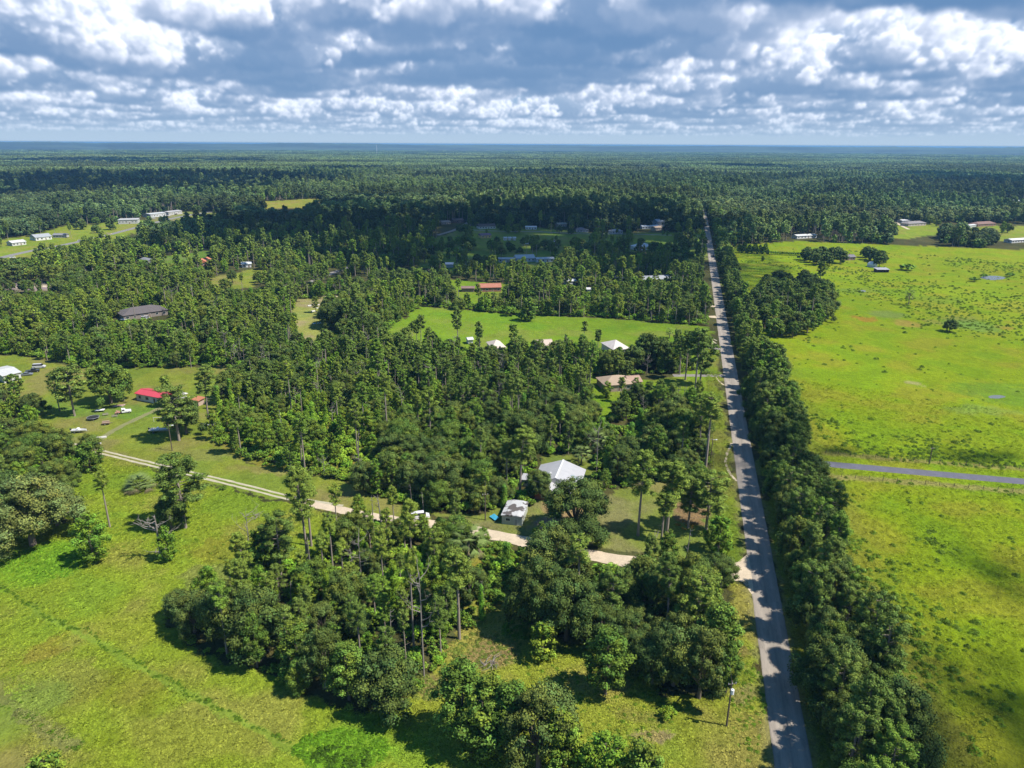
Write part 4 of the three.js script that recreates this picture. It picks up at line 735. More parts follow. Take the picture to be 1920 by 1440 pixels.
// one tree, its foot and its top as they appear: [px, py of the foot, py of the top, kind, variant, tint, label, category, widening]
function single(px, py, top, kind, v, tint, label, cat = 'tree', wide = 1, group) {
  const [x, z] = G(px, py), H = heightFor(x, z, top), sy = H / heightOf[kind][v], s = Math.min(sy, 1.5) * wide;
  plants.push({ kind, v, x, z, s, sy, turn: hash2(px, py, 1) * 6.28, tint, label, cat, group, own: true });
  spots.push([x, z, Math.max(2, spreadOf[kind][v] * s * 0.55)]);
}
const PT = 'pine tree', OT = 'oak tree', DT = 'dead tree';
for (const a of [
  [348, 990, 860, 'pine', 4, 1, 'broad dark pine with low boughs in the meadow beside the torn tree', PT, 1.35], [322, 992, 928, 'oak', 2, 1, 'small dark oak tucked under the broad meadow pine', OT, 0.75],
  [206, 988, 884, 'pine', 3, 4, 'thin yellowish pine with sparse tufts in the upper meadow', PT, 1.1], [178, 1052, 962, 'leafy', 1, 3, 'round leafy tree casting a shadow beside the bright green patch', 'tree', 1.1],
  [318, 1050, 985, 'leafy', 3, 3, 'ragged half-leafed tree below the broad meadow pine', 'tree', 0.8], [303, 1046, 962, 'snag', 2, 0, 'torn dead tree with grey broken limbs in the meadow', DT, 1.5],
  [470, 1060, 962, 'snag', 1, 0, 'sparse grey dead tree at the meadow edge of the woods', DT, 1], [500, 1075, 985, 'leafy', 1, 1, 'dark leafy tree just behind the sparse grey dead tree', 'tree', 1.2], [528, 1085, 968, 'pine', 4, 1, 'dense dark pine beside the sparse grey dead tree', PT, 1.1],
  [578, 1060, 878, 'pine', 1, 2, 'tallest pine at the meadow edge with a long bare trunk', PT, 1], [584, 1024, 884, 'pine', 3, 2, 'slim pine close behind the tallest meadow-edge pine', PT, 1.1],
  [263, 917, 890, 'palm', 2, 1, 'stemless palm clump alone in the meadow', 'palm', 1.3], [170, 884, 828, 'leafy', 3, 1, 'compact dark rounded tree beside the bend of the wheel tracks', 'tree', 1.25],
  [62, 1022, 896, 'oak', 1, 5, 'huge oak with grey mossy crown at the meadow corner', OT, 1.1], [5, 1022, 880, 'oak', 0, 1, 'dark oak behind the huge mossy one at the picture edge', OT, 1], [108, 985, 905, 'oak', 3, 5, 'smaller grey mossy oak beside the huge mossy one', OT, 1],
  [365, 1185, 1108, 'oak', 0, 0, 'oak at the tip of the woods that points into the meadow', OT, 0.85], [425, 1200, 1090, 'oak', 3, 0, 'large dark oak, second from the tip of the woods in the meadow', OT, 0.85], [340, 1160, 1108, 'oak', 2, 0, 'low oak on the meadow flank of the woods tip', OT, 1.1], [485, 1226, 1108, 'oak', 2, 1, 'oak third from the tip of the woods, above its long shadow', OT, 0.9],
  [560, 1262, 1165, 'leafy', 0, 0, 'rounded tree where the woods edge bulges into the meadow', 'tree', 1.4], [610, 1290, 1180, 'oak', 3, 1, 'shadowed oak past the bulge of the meadow woods', OT, 0.8], [655, 1312, 1205, 'leafy', 2, 0, 'leafy tree on the southern corner of the meadow woods', 'tree', 1.4], [728, 1325, 1225, 'oak', 2, 1, 'dark oak at the clearing corner of the meadow woods', OT, 1.1],
  [795, 1270, 1075, 'snag', 1, 0, 'tall dying pine, bare but for forked branches, beside the clearing', DT, 0.62], [776, 1215, 1032, 'pine', 3, 4, 'thin pine with a few tufts behind the tall dying one', PT, 0.7], [861, 1198, 1036, 'pine', 0, 2, 'straight pine with a small round crown above the brushy clearing', PT, 1.2], [903, 1160, 1100, 'vine', 1, 3, 'narrow trunk wrapped in green creeper above the brush', 'tree', 0.55],
  [719, 1012, 928, 'snag', 0, 4, 'broken pale snag with a yellow splintered top', DT, 1.3], [733, 1235, 1145, 'snag', 0, 0, 'bare grey trunk inside the meadow woods edge', DT, 1],
  [868, 1388, 1238, 'leafy', 2, 1, 'tallest dark tree of the row standing at the lower clearing edge', 'tree', 1.3], [915, 1395, 1262, 'leafy', 0, 0, 'leafy tree second along the lower clearing row', 'tree', 1.3], [958, 1418, 1278, 'leafy', 2, 1, 'leafy tree in the middle of the lower clearing row', 'tree', 1.2], [1010, 1440, 1288, 'oak', 3, 0, 'dark broad tree near the end of the lower clearing row', OT, 0.9], [1052, 1462, 1330, 'leafy', 0, 2, 'last tree of the lower clearing row, paler green', 'tree', 1.2], [905, 1420, 1300, 'leafy', 1, 0, 'shorter tree in front of the tallest one in the clearing row', 'tree', 1.2],
  [1130, 1500, 1378, 'leafy', 1, 3, 'treetop cut by the lower picture edge, west one of two', 'tree', 1.2], [1200, 1530, 1392, 'leafy', 0, 0, 'treetop cut by the lower picture edge, east one of two', 'tree', 1.2], [100, 1500, 1415, 'leafy', 3, 2, 'bush top cut by the lower picture edge in the meadow corner', 'bush', 1.3],
  [1135, 1302, 1178, 'leafy', 2, 1, 'dense dark conical tree alone in the clearing before the oak thicket', 'tree', 1.3], [1018, 1232, 1166, 'leafy', 3, 4, 'small pale-leaved tree at the head of the clearing', 'tree', 1.2], [1253, 1347, 1326, 'shrub', 0, 4, 'single bright green bush in the clearing near the utility pole', 'bush', 0.9],
  [1008, 1185, 1050, 'oak', 1, 1, 'dark oak south of the sandy lane, nearest the brush', OT, 0.75], [1062, 1200, 1070, 'oak', 0, 1, 'dark oak at the heart of the thicket south of the lane', OT, 0.8], [1040, 1110, 990, 'oak', 3, 0, 'oak leaning over the sandy lane opposite the car', OT, 1], [1082, 1150, 1008, 'pine', 3, 2, 'thin pine rising from the thicket south of the lane', PT, 1.2],
  [1310, 1308, 1175, 'oak', 3, 0, 'oak at the corner of the thicket nearest the utility pole', OT, 0.75], [1262, 1285, 1150, 'oak', 3, 0, 'grey-limbed oak behind the thicket corner', OT, 0.75], [1300, 1204, 1076, 'pine', 4, 2, 'bushy pine by the verge opposite the sandy apron', PT, 1.2], [1292, 1142, 1036, 'oak', 3, 2, 'pale-leaved oak above the lane end', OT, 0.8], [1340, 1270, 1130, 'leafy', 2, 0, 'tall leafy tree lining the verge above the utility pole', 'tree', 1.2], [1215, 1150, 1040, 'oak', 0, 2, 'oak hiding the lane between the car and the apron', OT, 0.9],
  [1078, 1000, 898, 'oak', 1, 1, 'big spreading oak in front of the white-roofed house', OT, 1.15], [1010, 935, 880, 'oak', 2, 0, 'oak between the white-roofed house and the trailer shed', OT, 0.9], [1196, 1004, 848, 'pine', 1, 2, 'lone tall pine with a dark trunk on the house lawn', PT, 1.15], [975, 925, 800, 'pine', 1, 2, 'tall pine behind the trailer shed', PT, 1.3], [950, 915, 825, 'pine', 0, 0, 'pine just west of the one behind the trailer shed', PT, 1.1],
  [1324, 992, 886, 'pine', 4, 2, 'round-headed pine beside the verge of the house lawn', PT, 1.5], [1346, 1036, 966, 'leafy', 3, 3, 'small round-crowned tree at the lawn corner by the road', 'tree', 1.2], [1250, 1000, 868, 'pine', 2, 2, 'pine in the middle of the house lawn group', PT, 1.4], [1290, 990, 893, 'pine', 4, 0, 'low pine between the round-headed one and the lawn pine group', PT, 1.2], [1240, 1012, 925, 'pine', 2, 2, 'short pine with an uneven crown before the lawn group', PT, 1.4],
  [1118, 856, 817, 'palm', 0, 1, 'taller cabbage palm behind the white-roofed house', 'palm', 1.2], [1090, 870, 842, 'palm', 1, 1, 'shorter cabbage palm next to the house roof', 'palm', 1.3], [878, 1068, 1002, 'palm', 0, 1, 'cabbage palm leaning in the brush south of the lane', 'palm', 1.2], [905, 1024, 988, 'leafy', 3, 1, 'small dark tree overhanging the sandy lane edge', 'tree', 1.1],
  [1322, 884, 742, 'pine', 3, 2, 'tall verge pine with a leaning bare trunk beside the ditch track', PT, 1.3], [1303, 733, 614, 'pine', 1, 1, 'tallest of the pines at the gravel drive', PT, 1.2], [1285, 712, 622, 'pine', 0, 1, 'pine at the house side of the gravel drive group', PT, 1.2], [1274, 702, 632, 'pine', 2, 1, 'smallest pine of the gravel drive group', PT, 1.2], [1312, 722, 630, 'pine', 4, 1, 'bushier pine of the gravel drive group nearest the road', PT, 1.1],
  [208, 756, 678, 'oak', 1, 3, 'large round green tree shading the red-roofed home', OT, 0.92], [232, 752, 690, 'oak', 3, 3, 'second round tree pressed against the red roof', OT, 0.8], [140, 780, 690, 'pine', 4, 0, 'broad pine on the lawn west of the trampoline', PT, 1.3], [172, 735, 692, 'pine', 2, 2, 'slim pine behind the lawn west of the red-roofed home', PT, 1.1], [112, 770, 700, 'pine', 1, 0, 'pine at the far west of the trampoline lawn', PT, 1.2], [336, 826, 726, 'pine', 4, 0, 'broad pine shading the boat beside the utility pole', PT, 1.4], [350, 812, 745, 'oak', 2, 1, 'dark oak close behind the boat-shading pine', OT, 0.9], [392, 795, 685, 'pine', 1, 0, 'tall pine east of the red-roofed home', PT, 1.2], [318, 765, 706, 'pine', 2, 2, 'short pine in front of the red roof end', PT, 1.2],
  [30, 745, 700, 'leafy', 1, 1, 'dark leafy tree in front of the white metal building', 'tree', 1.2],
  [990, 602, 556, 'leafy', 1, 1, 'lone tree at the top edge of the green field', 'tree', 1.2], [956, 592, 572, 'shrub', 1, 1, 'small bush at the top edge of the green field', 'bush', 1.2], [978, 600, 584, 'shrub', 1, 1, 'low bush beside the lone field tree', 'bush', 1.2], [1255, 634, 617, 'palm', 1, 1, 'short palm standing in the green field by the road', 'palm', 1.1],
  [1216, 690, 622, 'oak', 3, 1, 'dark forked oak at the corner of the green field', OT, 1], [1190, 694, 645, 'oak', 0, 1, 'dark oak in front of the pale pink roof', OT, 1], [1240, 692, 632, 'oak', 3, 1, 'dark oak nearest the gravel drive pines', OT, 0.9], [1255, 698, 672, 'oak', 2, 1, 'low dark oak between the forked one and the pines', OT, 1.1],
  [1163, 754, 708, 'pine', 2, 2, 'pine in front of the tan hip roof, west of its door', PT, 1.1], [1190, 750, 706, 'leafy', 5, 0, 'slim leafy tree in front of the tan garage wing', 'tree', 1.2], [1138, 746, 714, 'leafy', 1, 2, 'pale leafy tree at the west corner of the tan house', 'tree', 1.1], [1216, 762, 716, 'pine', 0, 0, 'pine on the lawn south-east of the tan house', PT, 1.2],
  [1703, 572, 546, 'palm', 0, 1, 'single slim palm in the open pasture', 'palm', 0.9], [1780, 622, 598, 'oak', 2, 1, 'dense dark bush-like oak at the brown scars in the pasture', OT, 1], [1700, 507, 494, 'shrub', 1, 1, 'round bush between the cabin and the pond', 'bush', 1.7], [1844, 520, 513, 'shrub', 0, 1, 'small bush at the near tip of the pond', 'bush', 1.3], [1826, 528, 519, 'shrub', 0, 1, 'small bush left of the pond tip', 'bush', 1.4], [1893, 519, 511, 'shrub', 0, 1, 'small bush at the far tip of the pond', 'bush', 1.3], [1430, 489, 479, 'leafy', 3, 1, 'small tree in the pasture close to the tree row', 'tree', 1], [1614, 478, 469, 'leafy', 3, 1, 'small upright tree behind the cabin', 'tree', 0.9], [1538, 503, 495, 'leafy', 3, 2, 'small pale tree in front of the oak grove', 'tree', 0.9],
]) single(...a);
// groves in the pasture
for (const [list, kind, g, lab] of [
  [[1518, 492, 1530, 497, 1545, 496, 1558, 490, 1570, 484, 1575, 494, 1540, 486, 1555, 499, 1512, 488, 1528, 487], 'oak', 'oaks of the grove beside the cabin', 'dark oak in the dense grove beside the cabin'],
  [[1632, 488, 1641, 491, 1650, 494, 1648, 501, 1624, 483], 'oak', 'oaks by the pasture sheds', 'dark oak in the clump behind the dome tank'],
]) for (let k = 0; k < list.length; k += 2) single(list[k], list[k + 1], list[k + 1] - 19 - 9 * hash2(k, 7), kind, k / 2 % 4, 1, lab, OT, 0.95, g);

// ------------------------------------------------ woods, planted by district
const Z = {
  tip: poly(320, 1165, 345, 1110, 450, 1075, 560, 1050, 640, 1005, 690, 958, 760, 952, 835, 992, 880, 1010, 905, 1060, 900, 1120, 930, 1165, 880, 1195, 800, 1275, 745, 1330, 640, 1318, 520, 1265, 420, 1218),
  brush: poly(835, 995, 880, 1005, 985, 1040, 960, 1110, 930, 1170, 870, 1180, 850, 1080),
  thicket: poly(985, 1042, 1090, 1058, 1240, 1078, 1335, 1085, 1362, 1120, 1352, 1300, 1250, 1295, 1160, 1240, 1060, 1205, 960, 1165, 945, 1120),
  corner: poly(-300, 740, 0, 775, 60, 800, 100, 838, 180, 855, 195, 878, 130, 900, 125, 985, 60, 1015, -300, 1015),
  scrub: poly(400, 800, 470, 775, 600, 790, 690, 830, 720, 900, 690, 915, 620, 884, 520, 880, 420, 838),
  dark: poly(690, 830, 760, 790, 930, 790, 1000, 850, 985, 880, 930, 935, 880, 962, 790, 955, 730, 920),
  oaks: poly(960, 850, 960, 780, 1110, 770, 1180, 800, 1322, 770, 1330, 880, 1240, 880, 1130, 905, 1105, 850, 1010, 850),
  band: poly(780, 590, 770, 552, 840, 530, 900, 520, 1100, 510, 1330, 490, 1338, 612, 1140, 596, 960, 590, 880, 582),
  copse: poly(1438, 632, 1412, 565, 1440, 535, 1530, 540, 1560, 565, 1545, 605, 1500, 634),
  clump: poly(590, 650, 600, 575, 700, 575, 730, 610, 700, 650, 640, 665),
};
const MIX = {      // shares of oak, pine, leafy, shrub, vine, snag; metres between stems
  tip: [0.13, 0.42, 0.28, 0.08, 0.04, 0.05, 4.7], brush: [0, 0.03, 0.12, 0.72, 0.12, 0.01, 3.6], thicket: [0.4, 0.16, 0.32, 0.08, 0, 0.04, 5], corner: [0.5, 0.2, 0.28, 0.02, 0, 0, 6.4],
  scrub: [0.02, 0.05, 0.22, 0.56, 0.05, 0.08, 4.6], dark: [0.72, 0.08, 0.2, 0, 0, 0, 6], oaks: [0.5, 0.18, 0.22, 0.02, 0.08, 0, 6.2], band: [0.26, 0.42, 0.3, 0, 0.01, 0.01, 6.6], copse: [0.7, 0.08, 0.22, 0, 0, 0, 6.6], clump: [0.72, 0.1, 0.18, 0, 0, 0, 6.5],
  woods: [0.14, 0.26, 0.36, 0.10, 0.05, 0.10, 4.2], west: [0.22, 0.16, 0.5, 0.05, 0.03, 0.04, 5.3], far: [0.34, 0.3, 0.36, 0, 0, 0, 8.6],
};
const WHERE = {    // label tails and groups by district
  tip: ['in the woods pointing into the meadow', 'woods that point into the meadow'], brush: ['in the bright brush south of the sandy lane', 'brush south of the sandy lane'], thicket: ['in the oak thicket between the sandy lane and the clearing', 'oak thicket south of the lane'], corner: ['in the woods west of the meadow, before the wheel tracks', 'woods west of the meadow'],
  scrub: ['in the open scrub above the wheel tracks', 'scrub above the wheel tracks'], dark: ['in the dark stand west of the trailer shed', 'dark stand west of the trailer shed'], oaks: ['in the stand behind the white-roofed house', 'stand behind the white-roofed house'], band: ['in the tree band beyond the green field', 'tree band beyond the green field'], copse: ['in the copse jutting from the tree row into the pasture', 'copse at the pasture side of the tree row'], clump: ['in the dark oak clump beside the pale lawn', 'oak clump beside the pale lawn'],
  woods: ['in the central woods between the lane and the green field', 'central woods'], west: ['in the western woods around the dark-roofed house', 'western woods'], far: ['in the shaded woods around the far houses', 'woods around the far houses'], row: ['in the tree row along the pasture side of the road', 'tree row along the road'], gaps: ['at the wood edge beyond the pasture', 'wood edge beyond the pasture'],
};
const WORD = { oak: 'spreading dark oak', pine: 'tall slender pine', leafy: 'leafy green broadleaf tree', shrub: 'bushy green shrub', vine: 'creeper-clad trunk', snag: 'bare grey dead trunk', palm: 'cabbage palm' }, CATS = { oak: OT, pine: PT, leafy: 'tree', shrub: 'bush', vine: 'tree', snag: DT, palm: 'palm' };
function district(x, z) { for (const k in Z) if (inside(Z[k], x, z)) return k; const p = project(x, 0, z); if (fromRoad(x, z) > 0) return 'gaps'; return p[1] < 545 ? 'far' : p[0] < 430 + (700 - p[1]) * 0.4 ? 'west' : 'woods'; }
const paths = [[pts(560, 940, 700, 968, 838, 986, 960, 1010, 1060, 1032, 1260, 1060, 1350, 1072, 1400, 1075), 3.2], [pts(-200, 770, 0, 806, 125, 832, 250, 862, 450, 910, 640, 951), 3], [pts(-60, 505, 60, 470, 200, 441, 262, 425, 330, 408, 400, 396), 8], [pts(540, 550, 620, 513, 690, 488), 6], [pts(1200, 708, 1350, 706), 3.5], [pts(-40, 538, 112, 537), 6], [pts(400, 700, 318, 757, 178, 833), 3]];
function blocked(x, z, crown) {
  const d = fromRoad(x, z);
  if (d > -6.5 && d < 6.5) return true;
  for (const [p, w] of paths) for (let k = 1; k < p.length; k++) if (fromLine(x, z, p[k - 1], p[k]) < w + crown * 0.35) return true;
  for (const c of CLEAR) if (Math.hypot(x - c[5], z - c[6]) < c[7] + crown * 0.5 + 0.5) return true;
  for (const s of spots) if (Math.abs(x - s[0]) < s[2] && Math.abs(z - s[1]) < s[2]) return true;
  return false;
}
// clear views past the trees: [x0, y0, x1, y1]
for (const v of [[838, 980, 1000, 1012], [1085, 1036, 1200, 1056], [1354, 1048, 1408, 1112], [-10, 532, 118, 543], [620, 490, 684, 516], [556, 556, 640, 618], [392, 508, 496, 538], [310, 476, 380, 490], [0, 448, 60, 480], [60, 428, 150, 456], [150, 420, 262, 440], [262, 398, 340, 412], [820, 412, 868, 440], [885, 430, 1100, 440], [1180, 438, 1260, 444], [1140, 742, 1190, 790], [848, 546, 890, 566], [1215, 702, 1350, 710], [500, 376, 600, 388], [1680, 416, 1760, 438], [1870, 428, 1920, 446], [880, 445, 900, 470], [1265, 455, 1300, 480], [700, 480, 830, 500]]) {
  const [x, z] = G((v[0] + v[2]) / 2, v[3]); CLEAR.push([v[0], v[1], v[2], v[3], Math.hypot(x, z), 1e6, 1e6, 0]);
}
function hides(x, z, H, crown) {        // would it stand before a building that shows in the photograph
  const far = Math.hypot(x, z), a = project(x, 0, z), b = project(x, H, z), w = crown * FL / a[2] * 0.8;
  for (const c of CLEAR) if (far < c[4] && a[0] + w > c[0] - 1 && a[0] - w < c[2] + 1 && b[1] < c[3] && a[1] > c[1]) return true;
  return false;
}
function pick(mix, r) { const n = ['oak', 'pine', 'leafy', 'shrub', 'vine', 'snag']; for (let k = 0; k < 6; k++) { r -= mix[k]; if (r < 0) return n[k]; } return 'leafy'; }
const NV = { oak: 6, pine: 7, leafy: 6, shrub: 3, vine: 2, snag: 3, palm: 3 };
const R6 = rng(66);
function tintFor(kind, x, z) { const n = fbm2(x * 0.02, z * 0.02, 3, 91) + (R6() - 0.5) * 0.5; return n < 0.36 ? 1 : n < 0.5 ? 0 : n < 0.6 ? 3 : n < 0.74 ? 2 : 4; }
function plant(kind, x, z, k, dist, s0 = 1) {
  const v = Math.floor(R6() * NV[kind]), s = (0.62 + 0.42 * R6()) * s0, sy = s * (0.88 + 0.26 * R6()), crown = spreadOf[kind][v] * s;
  if (blocked(x, z, crown) || (hides(x, z, heightOf[kind][v] * sy, crown) && R6() < 0.96)) return false;
  plants.push({ kind, v, x, z, s, sy, turn: R6() * 6.28, tint: tintFor(kind, x, z), dist: k });
  return true;
}
// the row along the road
for (let s = 66; s < 1230; s += 4.6) {
  const near = s < 420, lines = s < 640 ? [8.6, 13.2, 17] : [9, 14];
  for (const d of lines) {
    if (d > 16 && (R6() < 0.45 || s > 330)) continue;
    const [x, z] = alongRoad(d + (R6() - 0.5) * 2.6, s + (R6() - 0.5) * 4), q = project(x, 0, z);
    if (Math.abs(q[1] - 866) < 12 && d > 10 && R6() < 0.6) continue;
    const kind = R6() < (near ? 0.5 : 0.42) ? 'oak' : R6() < 0.62 ? 'pine' : 'leafy', v = kind === 'pine' ? (R6() < 0.7 ? 4 : 2) : Math.floor(R6() * NV[kind]), sc = (kind === 'oak' ? 0.72 : 0.8) * (0.85 + 0.35 * R6()) * (s < 330 ? 1.2 : 1.05);
    if (kind === 'oak' && R6() < 0.25) continue;
    plants.push({ kind, v, x, z, s: sc, sy: sc * (kind === 'oak' ? 1.22 : 1.0), turn: R6() * 6.28, tint: tintFor(kind, x, z), dist: 'row' });
  }
}
// everything within about 700 m, on a loose grid
{
  const g = 2.1;
  const occ = new Map(), key = (x, z) => Math.floor(x / 7) + ',' + Math.floor(z / 7);
  const free = (x, z, r) => { const a = Math.floor(x / 7), b = Math.floor(z / 7); for (let i = -1; i <= 1; i++) for (let j = -1; j <= 1; j++) for (const o of occ.get((a + i) + ',' + (b + j)) ?? []) if (Math.hypot(o[0] - x, o[1] - z) < r) return false; return true; };
  for (const p of plants) { const k = key(p.x, p.z); if (!occ.has(k)) occ.set(k, []); occ.get(k).push([p.x, p.z]); }
  for (let t = 0; t < 150000; t++) {
    const a = (R6() * 2 - 1) * 0.74, r = Math.sqrt(lerp(95 * 95, 820 * 820, R6())), x = Math.sin(a) * r, z = -Math.cos(a) * r;
    const p = project(x, 0, z);
    if (p[0] < -170 || p[0] > 2100 || p[1] > 1640) continue;
    const jx = x + (fbm2(x * 0.1, z * 0.1, 2, 5) - 0.5) * 6, jz = z + (fbm2(x * 0.1, z * 0.1, 2, 6) - 0.5) * 6;
    if (areaAt(jx, jz) && !inside(Z.copse, x, z)) continue;
    const d = fromRoad(x, z), sr = Math.hypot(x - roadX(z), 0) * 0 - z / RCOS; if (d > (sr > 160 && sr < 430 ? -14.5 : -10) && d < 22) continue;
    const k = district(x, z), mix = MIX[k === 'gaps' ? 'far' : k], sp = mix[6] * (0.72 + 0.5 * R6());
    if (!free(x, z, sp)) continue;
    const kind = pick(mix, R6());
    if (!plant(kind, x, z, k, r, k === 'far' ? 1.15 : k === 'woods' ? 0.9 : k === 'tip' ? (kind === 'pine' ? 0.74 : 0.9) : k === 'thicket' && kind === 'oak' ? 0.9 : k === 'dark' || k === 'oaks' || k === 'clump' || k === 'copse' ? 1.12 : 1)) continue;
    const q = key(x, z); if (!occ.has(q)) occ.set(q, []); occ.get(q).push([x, z]);
  }
  // a few trees on the shaded lawns and yards
  for (const [n, num, mix] of [['shadeyards', 190, [0.4, 0.45, 0.15, 0, 0, 0]], ['northlawn', 36, [0.5, 0.2, 0.3, 0, 0, 0]], ['farlawn', 10, [0.7, 0, 0.3, 0, 0, 0]], ['eastlawn', 4, [0.6, 0, 0.4, 0, 0, 0]], ['palelawn', 3, [0, 0.2, 0.8, 0, 0, 0]], ['whiteyard', 5, [0.4, 0.3, 0.3, 0, 0, 0]], ['backlawn', 3, [0.6, 0, 0.4, 0, 0, 0]]])
    for (let k = 0, t = 0; k < num && t < 900; t++) { const b = AREA[n].box, x = lerp(b[0], b[2], R6()), z = lerp(b[1], b[3], R6()); if (inside(AREA[n], x, z) && plant(pick(mix, R6()), x, z, n === 'farlawn' || n === 'eastlawn' ? 'gaps' : 'far', 0)) k++; }
}
// the hedge of small trees from the road to the cabin grove
for (let k = 0; k < 26; k++) { const t = k / 25, [x, z] = G(lerp(1385, 1508, t), lerp(474, 480, t)); plants.push({ kind: t < 0.45 ? 'leafy' : 'shrub', v: t < 0.45 ? k % 4 : 1, x, z, s: t < 0.45 ? 0.8 : 1, sy: t < 0.45 ? 0.75 : 0.9, turn: k, tint: 1, dist: 'hedge' }); }
WHERE.hedge = ['in the hedge between the tree row and the cabin grove', 'hedge to the cabin grove'];

// what stands nearest, to say which tree is meant
const MARKS = [[1050, 890, 'the white-roofed house'], [960, 962, 'the old trailer shed'], [1380, 1075, 'the sandy apron'], [1370, 880, 'the ditch track'], [1165, 716, 'the tan house'], [1165, 650, 'the pink roof'], [935, 648, 'the cream roof'], [1320, 704, 'the gravel drive'], [285, 742, 'the red-roofed home'], [20, 706, 'the white metal building'], [272, 588, 'the dark hip roof'], [918, 538, 'the red-brown brick house'], [1362, 1362, 'the transformer pole'], [297, 812, 'the shaded boat'], [1500, 866, 'the paved drive'], [1490, 610, 'the copse'], [1335, 596, 'the sandy drive mouths'], [150, 840, 'the wheel track bend'], [62, 1022, 'the mossy oak'], [795, 1270, 'the dying pine'], [600, 600, 'the pale lawn'], [265, 489, 'the slate roof'], [372, 493, 'the orange-brown house'], [985, 485, 'the shaded white row'], [240, 413, 'the flat white building'], [1595, 483, 'the cabin'], [1135, 1302, 'the lone clearing tree'], [1075, 998, 'the big house oak'], [1023, 998, 'the black car'], [870, 1388, 'the clearing row'], [440, 812, 'the lamp pole'], [990, 602, 'the lone field tree'], [1213, 464, 'the white hip roof'], [1230, 525, 'the grey-white house'], [838, 496, 'the metal shed'], [1337, 482, 'the black pickup'], [1196, 1004, 'the lone lawn pine'], [400, 1200, 'the tip oaks'], [430, 528, 'the back lawn'], [60, 537, 'the sand road'], [1075, 527, 'the white gabled shed'], [650, 504, 'the shaded road']].map(([x, y, n]) => [...G(x, y), n]);
const NOUN = { oak: 'oak', pine: 'pine', leafy: 'broadleaf', shrub: 'shrub', vine: 'creeper-clad trunk', snag: 'bare grey dead trunk', palm: 'palm' };
const SHORT = { tip: 'the meadow woods', brush: 'the bright brush', thicket: 'the oak thicket', corner: 'the corner woods', scrub: 'the open scrub', dark: 'the dark stand', oaks: 'the stand by the house', band: 'the field-edge band', copse: 'the pasture copse', clump: 'the dark oak clump', woods: 'the central woods', west: 'the western woods', far: 'the shaded woods', row: 'the roadside tree row', gaps: 'the pasture wood edge', hedge: 'the pasture hedge' };
function whichOne(p) {
  let best = 1e9, m; for (const q of MARKS) { const d = Math.hypot(q[0] - p.x, q[1] - p.z); if (d < best) { best = d; m = q; } }
  const a = Math.hypot(p.x, p.z), b = Math.hypot(m[0], m[1]), side = (p.x * m[1] - p.z * m[0]) / b, dr = a - b;         // side > 0: to the west of it
  const rel = Math.abs(dr) > Math.abs(side) ? (dr > 0 ? 'behind' : 'before') : side > 0 ? 'west of' : 'east of', much = best > 45 ? 'far ' : best < 14 ? 'close ' : '';
  return `${much}${rel} ${m[2]}`;
}
const TONES = ['green', 'dark', 'light green', 'fresh green', 'yellowish', 'grey'];
// ------------------------------------------------ the largest in view become trees of their own, the others stand in one mass per kind
const CAP = { oak: 250, pine: 270, leafy: 270, shrub: 110, vine: 55, snag: 60, palm: 40 }, PLAIN = { oak: 'oak_tree', pine: 'pine_tree', leafy: 'broadleaf_tree', shrub: 'shrub', vine: 'creeper_tree', snag: 'dead_tree', palm: 'palm_tree' };
const TALL = [[1, 1, 1], [0.78, 0.85, 0.84], [1.14, 1.12, 0.92], [0.98, 1.14, 0.8], [1.36, 1.28, 0.95], [1.45, 1.3, 1.6]];
const lodOf = (d) => (d < 285 ? 0 : d < 640 ? 1 : 2);
const mass = {}, FOLIAGE = 1.72;
for (const kind in KIND) {
  const list = plants.filter((p) => p.kind === kind);
  for (const p of list) { p.far = Math.hypot(p.x, p.z); const a = project(p.x, 0, p.z), b = project(p.x, heightOf[kind][p.v] * p.sy, p.z), on = b[0] > -15 && b[0] < 1935 && b[1] < 1440 && a[1] > 0; p.size = on ? (p.own ? 1e4 : 0) + (a[1] - b[1]) * (kind === 'oak' ? 1.2 : 1) : 0; }
  list.sort((a, b) => b.size - a.size);
  const protos = {};
  list.forEach((p, i) => {
    const lod = kind === 'snag' || kind === 'palm' ? 0 : lodOf(p.far), tint = TALL[p.tint];
    if (i < CAP[kind] && p.size > 9) {
      const k = [p.v, lod, p.tint].join(), first = !protos[k];
      let o = protos[k];
      if (first) {
        o = protos[k] = new THREE.Group();
        const [t, c] = KIND[kind][p.v][lod];
        o.add(mesh('trunk', t, barkMat));
        if (c) o.add(mesh('crown', c, leafMat(tint[0] * FOLIAGE, tint[1] * FOLIAGE, tint[2] * FOLIAGE)));
      } else o = o.clone();
      o.name = PLAIN[kind]; add(o);
      o.position.set(p.x, 0, p.z); o.rotation.set(0, p.turn, 0); o.scale.set(p.s, p.sy, p.s);
      o.userData = {};
      if (p.label) tag(o, p.label, p.cat, p.group);
      else { const w = WHERE[p.dist] ?? WHERE.woods; const H = heightOf[kind][p.v] * p.sy, mid = { oak: 9.5, pine: 16, leafy: 9, shrub: 2.2, vine: 8.5, snag: 10, palm: 5 }[kind], big = H > mid * 1.22 ? 'tall ' : H < mid * 0.8 ? 'short ' : ''; tag(o, `${big}${kind === 'snag' ? '' : TONES[p.tint] + ' '}${NOUN[kind]} ${whichOne(p)}, in ${SHORT[p.dist] ?? 'the woods'}`, CATS[kind], `${WORD[kind]}s: ${w[1]}`); }
    } else (mass[kind] ??= []).push(p);
  });
}
const MASSNAME = { oak: 'oak_woodland', pine: 'pine_woodland', leafy: 'broadleaf_woodland', shrub: 'shrub_undergrowth', vine: 'creeper_woodland', snag: 'dead_woodland', palm: 'palm_woodland' };
